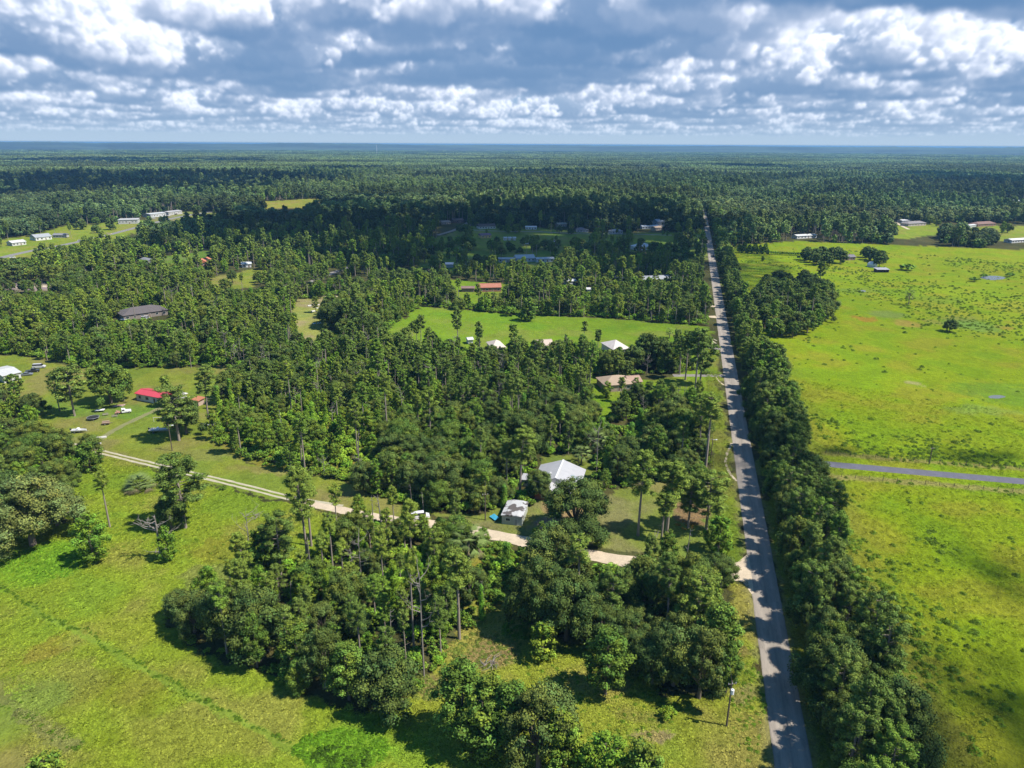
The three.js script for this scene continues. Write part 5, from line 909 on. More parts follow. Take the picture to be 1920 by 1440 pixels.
const MASSLABEL = { oak: 'dark oaks massed in the woods farther off', pine: 'slender pines massed in the woods farther off', leafy: 'green broadleaf trees massed in the woods farther off', shrub: 'low green undergrowth filling the gaps of the woods', vine: 'creeper-hung trunks scattered through the farther woods', snag: 'bare dead trunks scattered through the farther woods', palm: 'palms scattered in the woods' };
const M4 = new THREE.Matrix4(), Q4 = new THREE.Quaternion(), P4 = new THREE.Vector3(), S4 = new THREE.Vector3(), UP = new THREE.Vector3(0, 1, 0), C4 = new THREE.Color();
function scatter(parent, name, geometry, material, list) {       // list: {x, y, z, s, sy, turn, rgb}
  const im = new THREE.InstancedMesh(geometry, material, list.length);
  im.name = name; im.castShadow = im.receiveShadow = true;
  list.forEach((p, i) => { im.setMatrixAt(i, M4.compose(P4.set(p.x, p.y ?? 0, p.z), Q4.setFromAxisAngle(UP, p.turn), S4.set(p.s, p.sy, p.s))); if (p.rgb) im.setColorAt(i, C4.setRGB(...p.rgb)); });
  parent.add(im);
}
const woodLeaf = leafMat(FOLIAGE, FOLIAGE, FOLIAGE);
const rgbOf = (p) => { const t = TALL[p.tint], k = 0.85 + 0.3 * hash2(p.x * 10, p.z * 10, 4); return [t[0] * k, t[1] * k, t[2] * k]; };
// undergrowth between the stems
for (let t = 0; t < 42000; t++) {
  const a = (R6() * 2 - 1) * 0.72, r = Math.sqrt(lerp(100 * 100, 520 * 520, R6())), x = Math.sin(a) * r, z = -Math.cos(a) * r;
  if (areaAt(x, z) || Math.abs(fromRoad(x, z)) < 8 || blocked(x, z, 1.5) || hides(x, z, 2.5, 1.5) || (fromRoad(x, z) > 20 && !inside(Z.copse, x, z))) continue;
  const s = 0.45 + 0.5 * R6();
  (mass.shrub ??= []).push({ kind: 'shrub', v: Math.floor(R6() * 3), x, z, s, sy: s * (0.7 + 0.5 * R6()), turn: R6() * 6.28, tint: tintFor('shrub', x, z), far: r, low: true });
}
for (const kind in mass) {
  const o = group(MASSNAME[kind]); tag(o, MASSLABEL[kind], 'woodland', null, 'stuff');
  KIND[kind].forEach((lods, v) => lods.forEach(([t, c], lod) => {
    const list = mass[kind].filter((p) => p.v === v && (p.low ? Math.max(1, lodOf(p.far)) : kind === 'snag' || kind === 'palm' ? 0 : lodOf(p.far)) === lod);
    if (!list.length) return;
    for (const p of list) p.rgb = rgbOf(p);
    if (kind !== 'shrub') scatter(o, 'trunks', t, barkMat, list.map((p) => ({ ...p, rgb: null })));
    if (c) scatter(o, 'crowns', c, woodLeaf, list);
  }));
}
console.log('plants', plants.length, Object.entries(mass).map(([k, v]) => k + v.length).join(' '));

// ---------------------------------------------------------------- the forest beyond, to the horizon
{
  const R = rng(71), o = group('distant_forest'), near = {}, patches = [];
  tag(o, 'unbroken pine and oak forest reaching to the hazy horizon', 'forest', null, 'stuff');
  const clearAt = (x, z) => fbm2(x * 0.0016, z * 0.0034, 3, 55);
  const tone2 = (x, z) => { const a = fbm2(x * 0.0045, z * 0.009, 4, 57), b = fbm2(x * 0.03, z * 0.03, 2, 58); const k = 0.5 + 0.9 * sstep(0.3, 0.7, a) + 0.22 * (b - 0.5), w = (fbm2(x * 0.004, z * 0.007, 3, 59) - 0.5) * 0.8; return [k * (0.92 + 0.5 * w), k * 0.95, k * (1.5 - 0.5 * w)]; };
  for (let r = 815; r < 2600;) {
    const sp = 8.4 + (r - 815) * 0.0016, n = Math.floor(1.5 * r / sp);
    for (let k = 0; k < n; k++) {
      const a = (k + R()) / n * 1.5 - 0.75, rr = r + (R() - 0.5) * sp, x = Math.sin(a) * rr, z = -Math.cos(a) * rr;
      if (areaAt(x, z) || (Math.abs(fromRoad(x, z)) < 8 && rr < 1250) || clearAt(x, z) > 0.71 || hides(x, z, 17, 5)) continue;
      const u = fbm2(x * 0.006, z * 0.006, 2, 53) + (R() - 0.5) * 0.5, kind = u < 0.42 ? 'oak' : u < 0.62 ? 'leafy' : 'pine', v = Math.floor(R() * NV[kind]), s = 0.85 + 0.5 * R(), t = tone2(x, z), j = 0.8 + 0.4 * R();
      (near[kind + v] ??= { kind, v, list: [] }).list.push({ x, z, s: s * 1.15, sy: s * (kind === 'oak' ? 1.15 : 0.95), turn: R() * 6.28, rgb: [t[0] * j, t[1] * j, t[2] * j] });
    }
    r += sp * 0.92;
  }
  for (const k in near) { const { kind, v, list } = near[k], [t, c] = KIND[kind][v][2]; scatter(o, 'crowns', c, woodLeaf, list); if (kind === 'pine') scatter(o, 'trunks', t, barkMat, list.map((p) => ({ ...p, rgb: null }))); }
  // farther still: whole patches of canopy, made of many crowns each
  const patch = (seed, W, n, leaf) => {
    const q = rng(seed), m = new MB();
    for (let k = 0; k < n; k++) {
      const x = (q() - 0.5) * W, z = (q() - 0.5) * W, h = 10 + 9 * q(), r = 2.6 + 2.6 * q(), c = tone(q() < 0.5 ? GREEN.oak : GREEN.pine, 0.75 + 0.5 * q());
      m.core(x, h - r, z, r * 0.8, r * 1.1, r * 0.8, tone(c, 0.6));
      for (let i = 0; i < 26; i++) { const d = ball(q); m.leaf(q, x + d[0] * r, h - r + Math.abs(d[1]) * r * 1.3, z + d[2] * r, d[0], Math.abs(d[1]), d[2], leaf * (0.7 + 0.6 * q()), tone(c, 0.7 + 0.6 * q())); }
    }
    return m.build();
  };
  const P = [0, 1, 2].map((k) => patch(720 + k, 46, 42, 2.3)), lists = [[], [], []];
  for (let r = 2570; r < 9300;) {
    const W = 40 * (1 + (r - 2570) / 6500), n = Math.floor(1.5 * r / W);
    for (let k = 0; k < n; k++) {
      const a = (k + R()) / n * 1.5 - 0.75, rr = r + (R() - 0.5) * W, x = Math.sin(a) * rr, z = -Math.cos(a) * rr;
      if (clearAt(x, z) > 0.72) continue;
      const s = W / 40, t = tone2(x * 0.5, z * 0.5), j = 0.85 + 0.3 * R();
      lists[k % 3].push({ x, z, s, sy: 0.85 + 0.3 * R() + (s - 1) * 0.12, turn: R() * 6.28, rgb: [t[0] * j, t[1] * j, t[2] * j] });
    }
    r += W * 0.95;
  }
  lists.forEach((l, k) => scatter(o, 'canopy', P[k], woodLeaf, l));
  // the last of it, seen edge on: a rolling canopy with wooded rises
  const pos = [], col = [], idx = [], A = 420, rad = []; for (let r = 8800; r < 11600; r *= 1.01) rad.push(r);
  rad.forEach((r, j) => { for (let i = 0; i <= A; i++) { const a = -0.78 + 1.56 * i / A, x = Math.sin(a) * r, z = -Math.cos(a) * r, t = tone2(x * 0.3, z * 0.3), rise = sstep(8800, 11400, r); pos.push(x, 10 + rise * 68 + (9 + 6 * rise) * fbm2(a * 130, r * 0.004, 3, 61) + 12 * rise * sstep(0.5, 0.75, fbm2(a * 8, 3.3, 3, 60)), z); col.push(0.035 * t[0], 0.055 * t[1], 0.02 * t[2]); if (i && j) { const b = j * (A + 1) + i; idx.push(b - A - 2, b - A - 1, b - 1, b - 1, b - A - 1, b); } } });
  const g = new THREE.BufferGeometry(); g.setAttribute('position', new THREE.Float32BufferAttribute(pos, 3)); g.setAttribute('color', new THREE.Float32BufferAttribute(col, 3)); g.setIndex(idx); g.computeVertexNormals();
  o.add(mesh('canopy', g, new THREE.MeshStandardMaterial({ vertexColors: true, roughness: 1, side: THREE.DoubleSide })));
  console.log('far', Object.values(near).reduce((s, q) => s + q.list.length, 0), lists.map((l) => l.length).join());
}
scene.fog = new THREE.FogExp2(new THREE.Color().setRGB(0.25, 0.57, 1.0), 6.2e-5);

// ---------------------------------------------------------------- cumulus overhead, out of the picture, whose shade lies on the woods
{
  const R = rng(81), puff = new THREE.IcosahedronGeometry(1, 1), q = puff.attributes.position;
  for (let k = 0; k < q.count; k++) { const f = 0.85 + 0.3 * hash2(Math.round(q.getX(k) * 50), Math.round(q.getY(k) * 50) * 7 + Math.round(q.getZ(k) * 50), 3); q.setXYZ(k, q.getX(k) * f, q.getY(k) * f, q.getZ(k) * f); }
  puff.computeVertexNormals();
  const white = new THREE.MeshStandardMaterial({ color: new THREE.Color().setRGB(0.85, 0.85, 0.87), roughness: 1 });
  // [centre, half-size across, up, down as the shade lies in view, fullness]
  const shades = [
    ['large cumulus cloud shading the woods and far houses', [[700, 430, 420, 55, 60, 1], [1050, 440, 300, 55, 85, 1], [800, 480, 260, 60, 40, 0.95], [1180, 480, 150, 50, 60, 0.9], [480, 440, 180, 36, 45, 1], [1240, 420, 100, 25, 60, 0.9], [560, 400, 140, 12, 20, 0.9]]],
    ['long cumulus cloud shading the forest behind the highway', [[150, 345, 330, 16, 28, 1], [420, 340, 240, 10, 22, 1], [20, 365, 220, 18, 22, 1], [330, 365, 190, 12, 16, 0.9], [250, 305, 330, 5, 8, 0.9]]],
    ['broken cumulus shading the distant forest in patches', [[640, 322, 90, 5, 7, 0.85], [1430, 318, 120, 4, 6, 0.85], [1060, 330, 140, 5, 6, 0.85]]],
    ['cumulus cloud shading the forest beyond the eastern lawns', [[1860, 345, 170, 18, 22, 1], [1740, 335, 110, 8, 12, 0.9], [1960, 360, 120, 18, 20, 1]]],
    ['thin cloud shading a stretch of the road', [[1440, 900, 110, 75, 90, 0.55], [1560, 850, 120, 14, 16, 0.4], [1830, 855, 120, 16, 18, 0.55], [1480, 1010, 80, 60, 50, 0.35]]],
    ['thin cloud shading the near corner of the pasture', [[1900, 1380, 230, 230, 260, 0.5], [1700, 1480, 190, 130, 160, 0.45], [1900, 1080, 90, 60, 90, 0.35], [1640, 1180, 60, 80, 80, 0.25]]],
    ['cloud shading the road end and tree row', [[1400, 520, 70, 40, 60, 0.6], [1360, 460, 60, 25, 40, 0.6], [1440, 500, 60, 16, 20, 0.5]]],
  ];
  for (const [label, parts] of shades) {
    const list = [];
    for (const [px, py, w, up, down, full] of parts) {
      const c = G(px, py), e = G(px + w, py), t = G(px, py - up), d = G(px, py + down), rx = Math.hypot(e[0] - c[0], e[1] - c[1]), f = c[1] - t[1], n = d[1] - c[1], area = rx * (f + n) * 1.57, small = full < 0.7, r0 = small ? 1.5 : area > 1e6 ? 34 : 15;
      const count = Math.round(area / (r0 * r0 * 3.14) * (full >= 0.85 ? 1.75 * full : full * 1.3));
      for (let k = 0; k < count; k++) {
        const a = R() * 6.2832, m = Math.sqrt(R()) * 1.06, edge = 1 - sstep(0.5, 1.06, m + (fbm2(Math.cos(a) * 2 + px, Math.sin(a) * 2 + py, 3, 8) - 0.5) * 0.5);
        if (R() > edge + 0.03) continue;
        const gx = c[0] + Math.cos(a) * m * rx, gz = c[1] + Math.sin(a) * m * (Math.sin(a) < 0 ? f : n), H = (small ? 620 : 1050) + R() * (small ? 60 : 300), s = r0 * (0.6 + 0.8 * R()) * (0.7 + 0.3 * edge);
        list.push({ x: gx + sunDir.x / sunDir.y * H, y: H, z: gz + sunDir.z / sunDir.y * H, s, sy: s * 0.7, turn: R() * 6.28 });
      }
    }
    const o = group('cloud'); tag(o, label, 'cloud', null, 'stuff');
    scatter(o, 'cloud_puffs', puff, white, list);
    console.log(label, list.length);
  }
}

// ---------------------------------------------------------------- grass tufts and weeds
{
  const R = rng(88);
  const tuft = (seed, n, r, h, leaf, c) => { const q = rng(seed), m = new MB(); for (let k = 0; k < n; k++) { const a = q() * 6.28, d = r * Math.sqrt(q()), y = h * (1 - (d / r) ** 2) * (0.3 + 0.7 * q()); m.leaf(q, Math.cos(a) * d, y + 0.02, Math.sin(a) * d, Math.cos(a) * 0.6, 0.8, Math.sin(a) * 0.6, leaf * (0.6 + 0.8 * q()), tone(c, 0.65 + 0.7 * q()), 0.8, 1.5); } return m.build(); };
  const weeds = [0, 1, 2].map((k) => tuft(880 + k, 70, 0.8, 0.75, 0.3, [0.075, 0.125, 0.008])), short = [0, 1].map((k) => tuft(890 + k, 26, 0.7, 0.24, 0.2, [0.13, 0.165, 0.010]));
  const m = leafMat(1.25, 1.25, 1.25), w = [[], [], []], g = [[], []];
  const drive = pts(1446, 860, 1500, 865, 1560, 871, 1650, 879, 1760, 889, 1920, 903, 2200, 930), tracks = pts(0, 806, 125, 832, 250, 862, 450, 910, 640, 951, 700, 968), near = (p, x, z, d) => p.some((q, k) => k && fromLine(x, z, p[k - 1], q) < d), nearDrive = (x, z, d) => near(drive, x, z, d);
  const put = (list, x, z, s, sy, rgb) => list[Math.floor(R() * list.length)].push({ x, z, s, sy, turn: R() * 6.28, rgb });
  for (let t = 0; t < 170000; t++) {
    const a = lerp(0.05, 0.72, R()), r = Math.sqrt(lerp(90 * 90, 800 * 800, R())), x = Math.sin(a) * r, z = -Math.cos(a) * r;
    if (!inside(AREA.pasture, x, z) || fromRoad(x, z) < 19) continue;
    const clumpy = fbm2(x * 0.014, z * 0.014, 3, 41) + 0.5 * (fbm2(x * 0.09, z * 0.09, 2, 42) - 0.5), p = sstep(0.5, 0.72, clumpy);
    if (R() > p * (r < 330 ? 0.42 : 0.22) + 0.008) continue;
    if (nearDrive(x, z, 8)) continue;
    if (r > 380 && R() < 0.55) continue;
    const s = (0.45 + 0.95 * R() * R() + 0.25 * R()) * (r > 350 ? 1.25 : 1), k = 0.8 + 0.5 * R();
    put(w, x, z, s, s * (0.6 + 0.6 * R()), [k, k, k]);
  }
  // weeds along the edge of the mown strip, in the bright patches and over the scrub clearing
  for (const [a, b, n, off] of [[G(-40, 1080), G(650, 1457), 330, 0.45], [G(-40, 1290), G(150, 1405), 70, 0.8]]) for (let k = 0; k < n; k++) { const t = R(), d = (R() + R() - 1) * off, s = (0.2 + 0.3 * R()) * (R() < 0.06 ? 2 : 1); put(w, lerp(a[0], b[0], t) + d, lerp(a[1], b[1], t) - d + (fbm2(t * 30, 1, 2, 3) - 0.5) * 3, s, s * (0.4 + 0.5 * R()), [0.72, 0.78, 0.66]); }
  for (const [px, py, wx, wy, n, rgb, s0] of [[640, 1405, 90, 36, 260, [0.95, 1.2, 0.8], 0.75], [80, 1055, 75, 32, 240, [0.95, 1.25, 0.9], 0.45], [640, 1420, 60, 20, 60, [0.4, 0.5, 0.5], 0.9], [910, 1220, 70, 34, 160, [1.3, 1, 2.4], 0.6], [1000, 1180, 60, 20, 90, [1, 1, 1], 0.8], [800, 1290, 50, 24, 90, [1.5, 1.1, 3], 0.6], [1080, 1330, 190, 90, 240, [1, 1, 1], 0.5], [1400, 1330, 35, 100, 90, [1, 1.05, 1], 0.5], [285, 1000, 150, 60, 150, [1, 1, 1], 0.45], [560, 1120, 40, 40, 40, [1, 1, 1], 0.5], [1285, 985, 22, 8, 20, [2.6, 0.9, 1.6], 0.5]])
    for (let k = 0; k < n; k++) { const a = R() * 6.28, d = Math.sqrt(R()), [x, z] = G(px + Math.cos(a) * d * wx, py + Math.sin(a) * d * wy), s = s0 * (0.6 + 0.9 * R()), q = 0.8 + 0.4 * R(); put(w, x, z, s, s * (0.4 + 0.6 * R()), rgb.map((v) => v * q)); }
  for (let t = 0; t < 210000; t++) {
    const a = (R() * 2 - 1) * 0.72, r = Math.sqrt(lerp(92 * 92, 330 * 330, R() ** 1.35)), x = Math.sin(a) * r, z = -Math.cos(a) * r, n = areaAt(x, z);
    if (n !== 'meadow' && n !== 'clearing' && n !== 'pasture' && n !== 'verge') continue;
    if (Math.abs(fromRoad(x, z)) < 4.2 || fromLine(x, z, STRIPS[0][0], STRIPS[0][1]) < 0.8 || nearDrive(x, z, 3) || near(tracks, x, z, 2.2)) continue;
    const c = [0, 0, 0]; groundColor(x, z, c); const k = 0.97 + 0.22 * R(), s = 0.5 + 0.9 * R();
    if (R() < 0.35 + (n === 'pasture' ? 0.3 : 0)) continue;
    put(g, x, z, s, s * (0.45 + 0.6 * R()), [c[0] / 0.13 * k, c[1] / 0.165 * k, Math.min(c[2] / 0.010 * k, 6)]);
  }
  const o = group('pasture_weeds'); tag(o, 'dark tufts of weeds and coarse grass dotting the fields', 'weeds', null, 'stuff'); w.forEach((l, k) => scatter(o, 'tufts', weeds[k], m, l));
  const p = group('meadow_grass'); tag(p, 'short rough grass of the meadows and clearings', 'grass', null, 'stuff'); g.forEach((l, k) => scatter(p, 'tufts', short[k], m, l));
  console.log('tufts', w.map((l) => l.length).join(), g.map((l) => l.length).join());
}

// ---------------------------------------------------------------- poles and wires
const cyl = (r0, r1, h, seg = 10, x = 0, y = 0, z = 0) => { const g = new THREE.CylinderGeometry(r0, r1, h, seg); g.translate(x, y + h / 2, z); return g; };
const poleWood = mat(0.10, 0.075, 0.058, 0.9), paleMetal = mat(0.55, 0.56, 0.57, 0.5), darkMetal = mat(0.05, 0.05, 0.055, 0.6);
const poleTops = {};
for (const [px, py, top, key, label, lamp, can] of [
  [1362, 1362, 1277, 'near', 'dark utility pole with a white transformer on the clearing verge', 0, 1], [323, 845, 795, 'boat', 'utility pole with a small lamp beside the lawn boat', 1, 0], [440, 812, 790, 'lamp', 'short lamp pole at the edge of the scrub', 1, 0], [910, 975, 924, 'shed', 'utility pole next to the old trailer shed', 0, 0],
  [1742, 870, 838, 'field', 'lone utility pole by the pasture fence', 0, 0], [1332, 866, 822, 'verge', 'utility pole with a lamp on the verge by the ditch track', 1, 0], [1321, 604, 574, 'far', 'utility pole at the road corner of the green field', 0, 0],
]) {
  const [x, z] = G(px, py), H = clamp(heightFor(x, z, top), 4, 12), o = tag(group('utility_pole', x, z, 0.2), label, 'utility pole', 'utility poles');
  o.add(mesh('pole', cyl(0.12, 0.18, H), poleWood));
  if (!lamp) { const c = mesh('crossarm', boxGeo(1.6, 0.12, 0.12, 0, H - 0.5, 0.16), poleWood); o.add(c); for (const e of [-0.7, 0, 0.7]) c.add(mesh('insulator', cyl(0.05, 0.07, 0.22, 8, e, H - 0.44, 0.16), paleMetal)); }
  else { o.add(mesh('lamp_arm', boxGeo(1.3, 0.08, 0.08, 0.65, H - 0.5, 0), paleMetal)); const l = mesh('lamp_head', new THREE.SphereGeometry(0.25, 10, 8), paleMetal); l.scale.set(1.6, 0.6, 1); l.position.set(1.3, H - 0.55, 0); o.add(l); }
  if (can) { const t = mesh('transformer', mergeGeometries([cyl(0.3, 0.3, 0.95, 14, 0, H - 2.4, 0.5), cyl(0.1, 0.16, 0.2, 10, 0, H - 1.45, 0.5)]), mat(0.75, 0.75, 0.75, 0.4)); o.add(t); }
  poleTops[key] = [x, H - 0.3, z];
}
function wire(a, b, sag, label) {
  const c = new THREE.CatmullRomCurve3([0, 0.25, 0.5, 0.75, 1].map((t) => new THREE.Vector3(lerp(a[0], b[0], t), lerp(a[1], b[1], t) - sag * 4 * t * (1 - t), lerp(a[2], b[2], t))));
  tag(add(mesh('power_line', new THREE.TubeGeometry(c, 24, 0.022, 5), darkMetal)), label, 'power line');
}
wire(poleTops.shed, poleTops.boat, 5, 'thin power line from the trailer-shed pole to the boat pole'); wire(poleTops.verge, poleTops.far, 5, 'thin power line along the verge towards the green field'); wire(poleTops.near, poleTops.verge, 5, 'thin power line along the verge from the white transformer pole');
// ---------------------------------------------------------------- wire fences beside the paved drive
for (const [a, b, label] of [[G(1548, 850), G(2040, 891), 'wire fence on the far side of the paved pasture drive'], [G(1552, 892), G(2040, 934), 'wire fence on the near side of the paved pasture drive']]) {
  const o = tag(group('wire_fence', a[0], a[1], Math.atan2(-(b[1] - a[1]), b[0] - a[0])), label, 'fence'), L = Math.hypot(b[0] - a[0], b[1] - a[1]), n = Math.round(L / 4), post = cyl(0.07, 0.08, 1.35, 7), wood = mat(0.14, 0.11, 0.085, 0.95);
  for (let k = 0; k <= n; k++) { const p = mesh('post', post, wood); p.position.set(k * L / n, 0, (hash2(k, 3) - 0.5) * 0.2); p.rotation.z = (hash2(k, 5) - 0.5) * 0.12; o.add(p); }
  for (const y of [0.4, 0.75, 1.1]) o.add(mesh('fence_wire', boxGeo(L, 0.012, 0.012, L / 2, y, 0.09), darkMetal));
}
// ---------------------------------------------------------------- vehicles
const tyreGeo = new THREE.CylinderGeometry(0.34, 0.34, 0.24, 16); tyreGeo.rotateX(Math.PI / 2);
const rimGeo = new THREE.CylinderGeometry(0.2, 0.2, 0.26, 12); rimGeo.rotateX(Math.PI / 2);
const rubber = mat(0.02, 0.02, 0.02, 0.9), chrome = mat(0.5, 0.5, 0.52, 0.3, 0.7), lampMat = mat(0.8, 0.8, 0.75, 0.2), redLamp = mat(0.4, 0.02, 0.02, 0.3), windowMat = mat(0.02, 0.025, 0.03, 0.1, 0.3);
function bevelled(outline, width, bev = 0.07) { const g = new THREE.ExtrudeGeometry(new THREE.Shape(outline.map((p) => new THREE.Vector2(...p))), { depth: width - 2 * bev, bevelEnabled: true, bevelSize: bev, bevelThickness: bev, bevelSegments: 2 }); g.translate(0, 0, -width / 2 + bev); return g; }
function wheelsOn(o, xs, z, s = 1) { for (const x of xs) for (const e of [-1, 1]) { const w = mesh('wheel', tyreGeo, rubber); w.position.set(x, 0.34 * s, e * z); w.scale.setScalar(s); w.add(mesh('rim', rimGeo, chrome)); o.add(w); } }
function car(px, py, turn, rgb, label, type = 'car', group_) {
  const [x, z] = G(px, py), o = tag(group(type === 'pickup' ? 'pickup_truck' : type === 'van' ? 'parked_van' : 'parked_car', x, z, turn, 0.06), label, type === 'pickup' ? 'pickup truck' : type, group_), paint = new THREE.MeshPhysicalMaterial({ color: new THREE.Color().setRGB(...rgb), roughness: 0.4, clearcoat: 0.6, clearcoatRoughness: 0.15 });
  const long = type === 'van' ? 5.2 : type === 'pickup' ? 5.4 : 4.5, L = long / 2, sill = 0.32;
  const body = type === 'car' ? [[-L, 0.45], [-L + 0.1, sill], [L - 0.1, sill], [L, 0.5], [L - 0.05, 0.72], [L - 1.15, 0.92], [-L + 0.5, 0.95], [-L, 0.86]] : type === 'van' ? [[-L, 0.5], [-L + 0.1, sill], [L - 0.1, sill], [L, 0.55], [L - 0.1, 0.95], [L - 0.9, 1.15], [-L, 1.15]] : [[-L, 0.5], [-L + 0.1, sill + 0.1], [L - 0.1, sill + 0.1], [L, 0.6], [L - 0.05, 0.98], [L - 1.3, 1.1], [-L, 1.05]];
  const b = mesh('body', bevelled(body, 1.8), paint); o.add(b);
  const top = type === 'car' ? [[-L + 0.6, 0.95], [L - 1.25, 0.93], [L - 1.95, 1.42], [-L + 1.35, 1.45]] : type === 'van' ? [[-L + 0.04, 1.15], [L - 0.95, 1.15], [L - 1.6, 1.95], [-L + 0.2, 1.98]] : [[-0.7, 1.05], [L - 1.35, 1.08], [L - 1.95, 1.72], [-0.5, 1.75]];
  o.add(mesh('window', bevelled(top, 1.58, 0.05), windowMat));
  const rx0 = top[3][0], rx1 = top[2][0]; o.add(mesh('roof', boxGeo(rx1 - rx0 + 0.12, 0.07, 1.5, (rx0 + rx1) / 2, top[3][1] + 0.02, 0), paint));
  if (type === 'pickup') o.add(mesh('bed', boxGeo(1.75, 0.04, 1.5, -L + 1.05, 1.09, 0), rubber));
  for (const e of [-0.62, 0.62]) { o.add(mesh('headlight', boxGeo(0.06, 0.14, 0.34, L + 0.01, 0.66, e), lampMat)); o.add(mesh('tail_light', boxGeo(0.06, 0.16, 0.28, -L - 0.01, 0.72, e), redLamp)); }
  wheelsOn(o, [-L + 0.85, L - 0.85], 0.82);
  return o;
}
const ROADTURN = Math.PI / 2 - Math.atan(ROADK);
{ const c = car(1337, 481, ROADTURN, [0.012, 0.012, 0.014], 'black pickup driving on the asphalt road in the distance', 'pickup'); const [x, z] = alongRoad(1.5, -c.position.z * Math.hypot(1, ROADK)); c.position.set(x, 0.06, z); }
car(1022, 998, 0.5, [0.012, 0.013, 0.016], 'black car parked in tree shade by the sandy lane');
car(51, 704, 0.35, [0.14, 0.16, 0.18], 'grey car beside the white metal building, the nearer of two'); car(62, 698, 0.5, [0.02, 0.022, 0.025], 'black pickup behind the grey car at the white metal building', 'pickup'); car(74, 690, 0.2, [0.5, 0.5, 0.52], 'pale van under the pines past the white metal building', 'van');
car(788, 972, 0.2, [0.65, 0.65, 0.65], 'white van glimpsed behind trees on the lane', 'van'); car(236, 600, 0.1, [0.7, 0.7, 0.7], 'white car in front of the dark hip-roofed house, west end'); car(274, 599, 0.25, [0.68, 0.68, 0.68], 'white van in front of the dark hip-roofed house, east end', 'van');
car(8, 492, 0.6, [0.7, 0.7, 0.7], 'white van by the highway at the picture edge', 'van'); car(24, 484, 0.6, [0.6, 0.6, 0.62], 'white car on the highway near the picture edge'); car(150, 452, 0.45, [0.4, 0.4, 0.42], 'grey car on the highway below the northern lawn'); car(205, 440, 0.4, [0.66, 0.6, 0.3], 'yellowish van on the highway verge', 'van');
car(895, 497, 0.1, [0.02, 0.02, 0.022], 'black car parked on the shaded grass east of the metal shed'); car(905, 500, 0.3, [0.3, 0.3, 0.32], 'grey car parked on the shaded grass east of the metal shed'); car(990, 458, 0.6, [0.6, 0.6, 0.62], 'white pickup on the shaded lawn behind the blue-grey house', 'pickup'); car(1040, 454, 0.3, [0.5, 0.5, 0.52], 'white van on the shaded lawn near the trees', 'van');
for (const [k, c] of [[0, 0.6], [1, 0.3], [2, 0.65], [3, 0.1]]) car(288 + k * 14, 410 - k * 2.5, 0.5 + k * 0.3, [c, c, c * 1.02], ['white car in the yard nearest the flat white building', 'grey car second in the highway yard', 'white car third in the highway yard', 'dark car last in the highway yard'][k]);
// ---------------------------------------------------------------- boats on trailers, a camper
function boat(px, py, turn, len, label, cover) {
  const [x, z] = G(px, py), o = tag(group('boat', x, z, turn), label, 'boat'), P = [], N = 12, M = 8;
  for (let i = 0; i <= N; i++) { const u = i / N, w = len * 0.19 * Math.pow(1 - Math.pow(u, 2.6), 0.8) + 0.02, k = 0.55 + 0.18 * u * u; for (let j = 0; j <= M; j++) { const a = j / M * Math.PI; P.push([len * (u - 0.45), 0.62 + k * (1 - Math.pow(Math.sin(a), 0.7)) - 0.05 + (j === 0 || j === M ? 0.08 : 0), w * Math.cos(a)]); } }
  const f = []; for (let i = 0; i < N; i++) for (let j = 0; j < M; j++) { const a = i * (M + 1) + j; f.push([P[a], P[a + 1], P[a + M + 2], P[a + M + 1]]); } f.push(P.slice(0, M + 1));
  o.add(mesh('hull', faces(f), new THREE.MeshStandardMaterial({ color: new THREE.Color().setRGB(0.6, 0.6, 0.62), roughness: 0.35, side: THREE.DoubleSide })));
  o.add(mesh('deck', faces(Array.from({ length: N }, (_, i) => [[P[i * (M + 1)][0], 1.05 + 0.1 * i / N, P[i * (M + 1)][2] * 0.94], [P[(i + 1) * (M + 1)][0], 1.06 + 0.1 * i / N, P[(i + 1) * (M + 1)][2] * 0.94], [P[(i + 1) * (M + 1)][0], 1.06 + 0.1 * i / N, -P[(i + 1) * (M + 1)][2] * 0.94], [P[i * (M + 1)][0], 1.05 + 0.1 * i / N, -P[i * (M + 1)][2] * 0.94]])), new THREE.MeshStandardMaterial({ color: new THREE.Color().setRGB(0.42, 0.42, 0.42), roughness: 0.6, side: THREE.DoubleSide })));
  o.add(mesh('console', bevelled([[-0.5, 1.05], [0.5, 1.05], [0.25, 1.75], [-0.35, 1.75]], len * 0.2, 0.05), cover ? mat(0.05, 0.1, 0.35) : mat(0.75, 0.75, 0.75, 0.4)));
  o.add(mesh('outboard_motor', mergeGeometries([boxGeo(0.45, 0.55, 0.4, -len * 0.45 - 0.3, 1.45, 0), boxGeo(0.2, 0.9, 0.16, -len * 0.45 - 0.25, 0.8, 0)]), mat(0.04, 0.04, 0.045, 0.4)));
  o.add(mesh('trailer_frame', mergeGeometries([boxGeo(len * 1.05, 0.1, 0.1, len * 0.12, 0.5, 0), boxGeo(0.1, 0.1, len * 0.42, -len * 0.2, 0.5, 0), boxGeo(0.1, 0.1, len * 0.3, len * 0.1, 0.5, 0)]), mat(0.3, 0.3, 0.32, 0.5)));
  wheelsOn(o, [-len * 0.2], len * 0.21, 0.9);
}
boat(148, 811, 0.12, 5.2, 'white motor boat nearest the lane on the western lawn'); boat(297, 810, 0.05, 6.4, 'grey-white motor boat in the shadow of the broad pine'); boat(396, 800, 0.35, 6, 'white boat with a blue cover in the tree shade east of the poles', true); boat(232, 603, 0.1, 5.5, 'white boat beside the dark hip-roofed house');
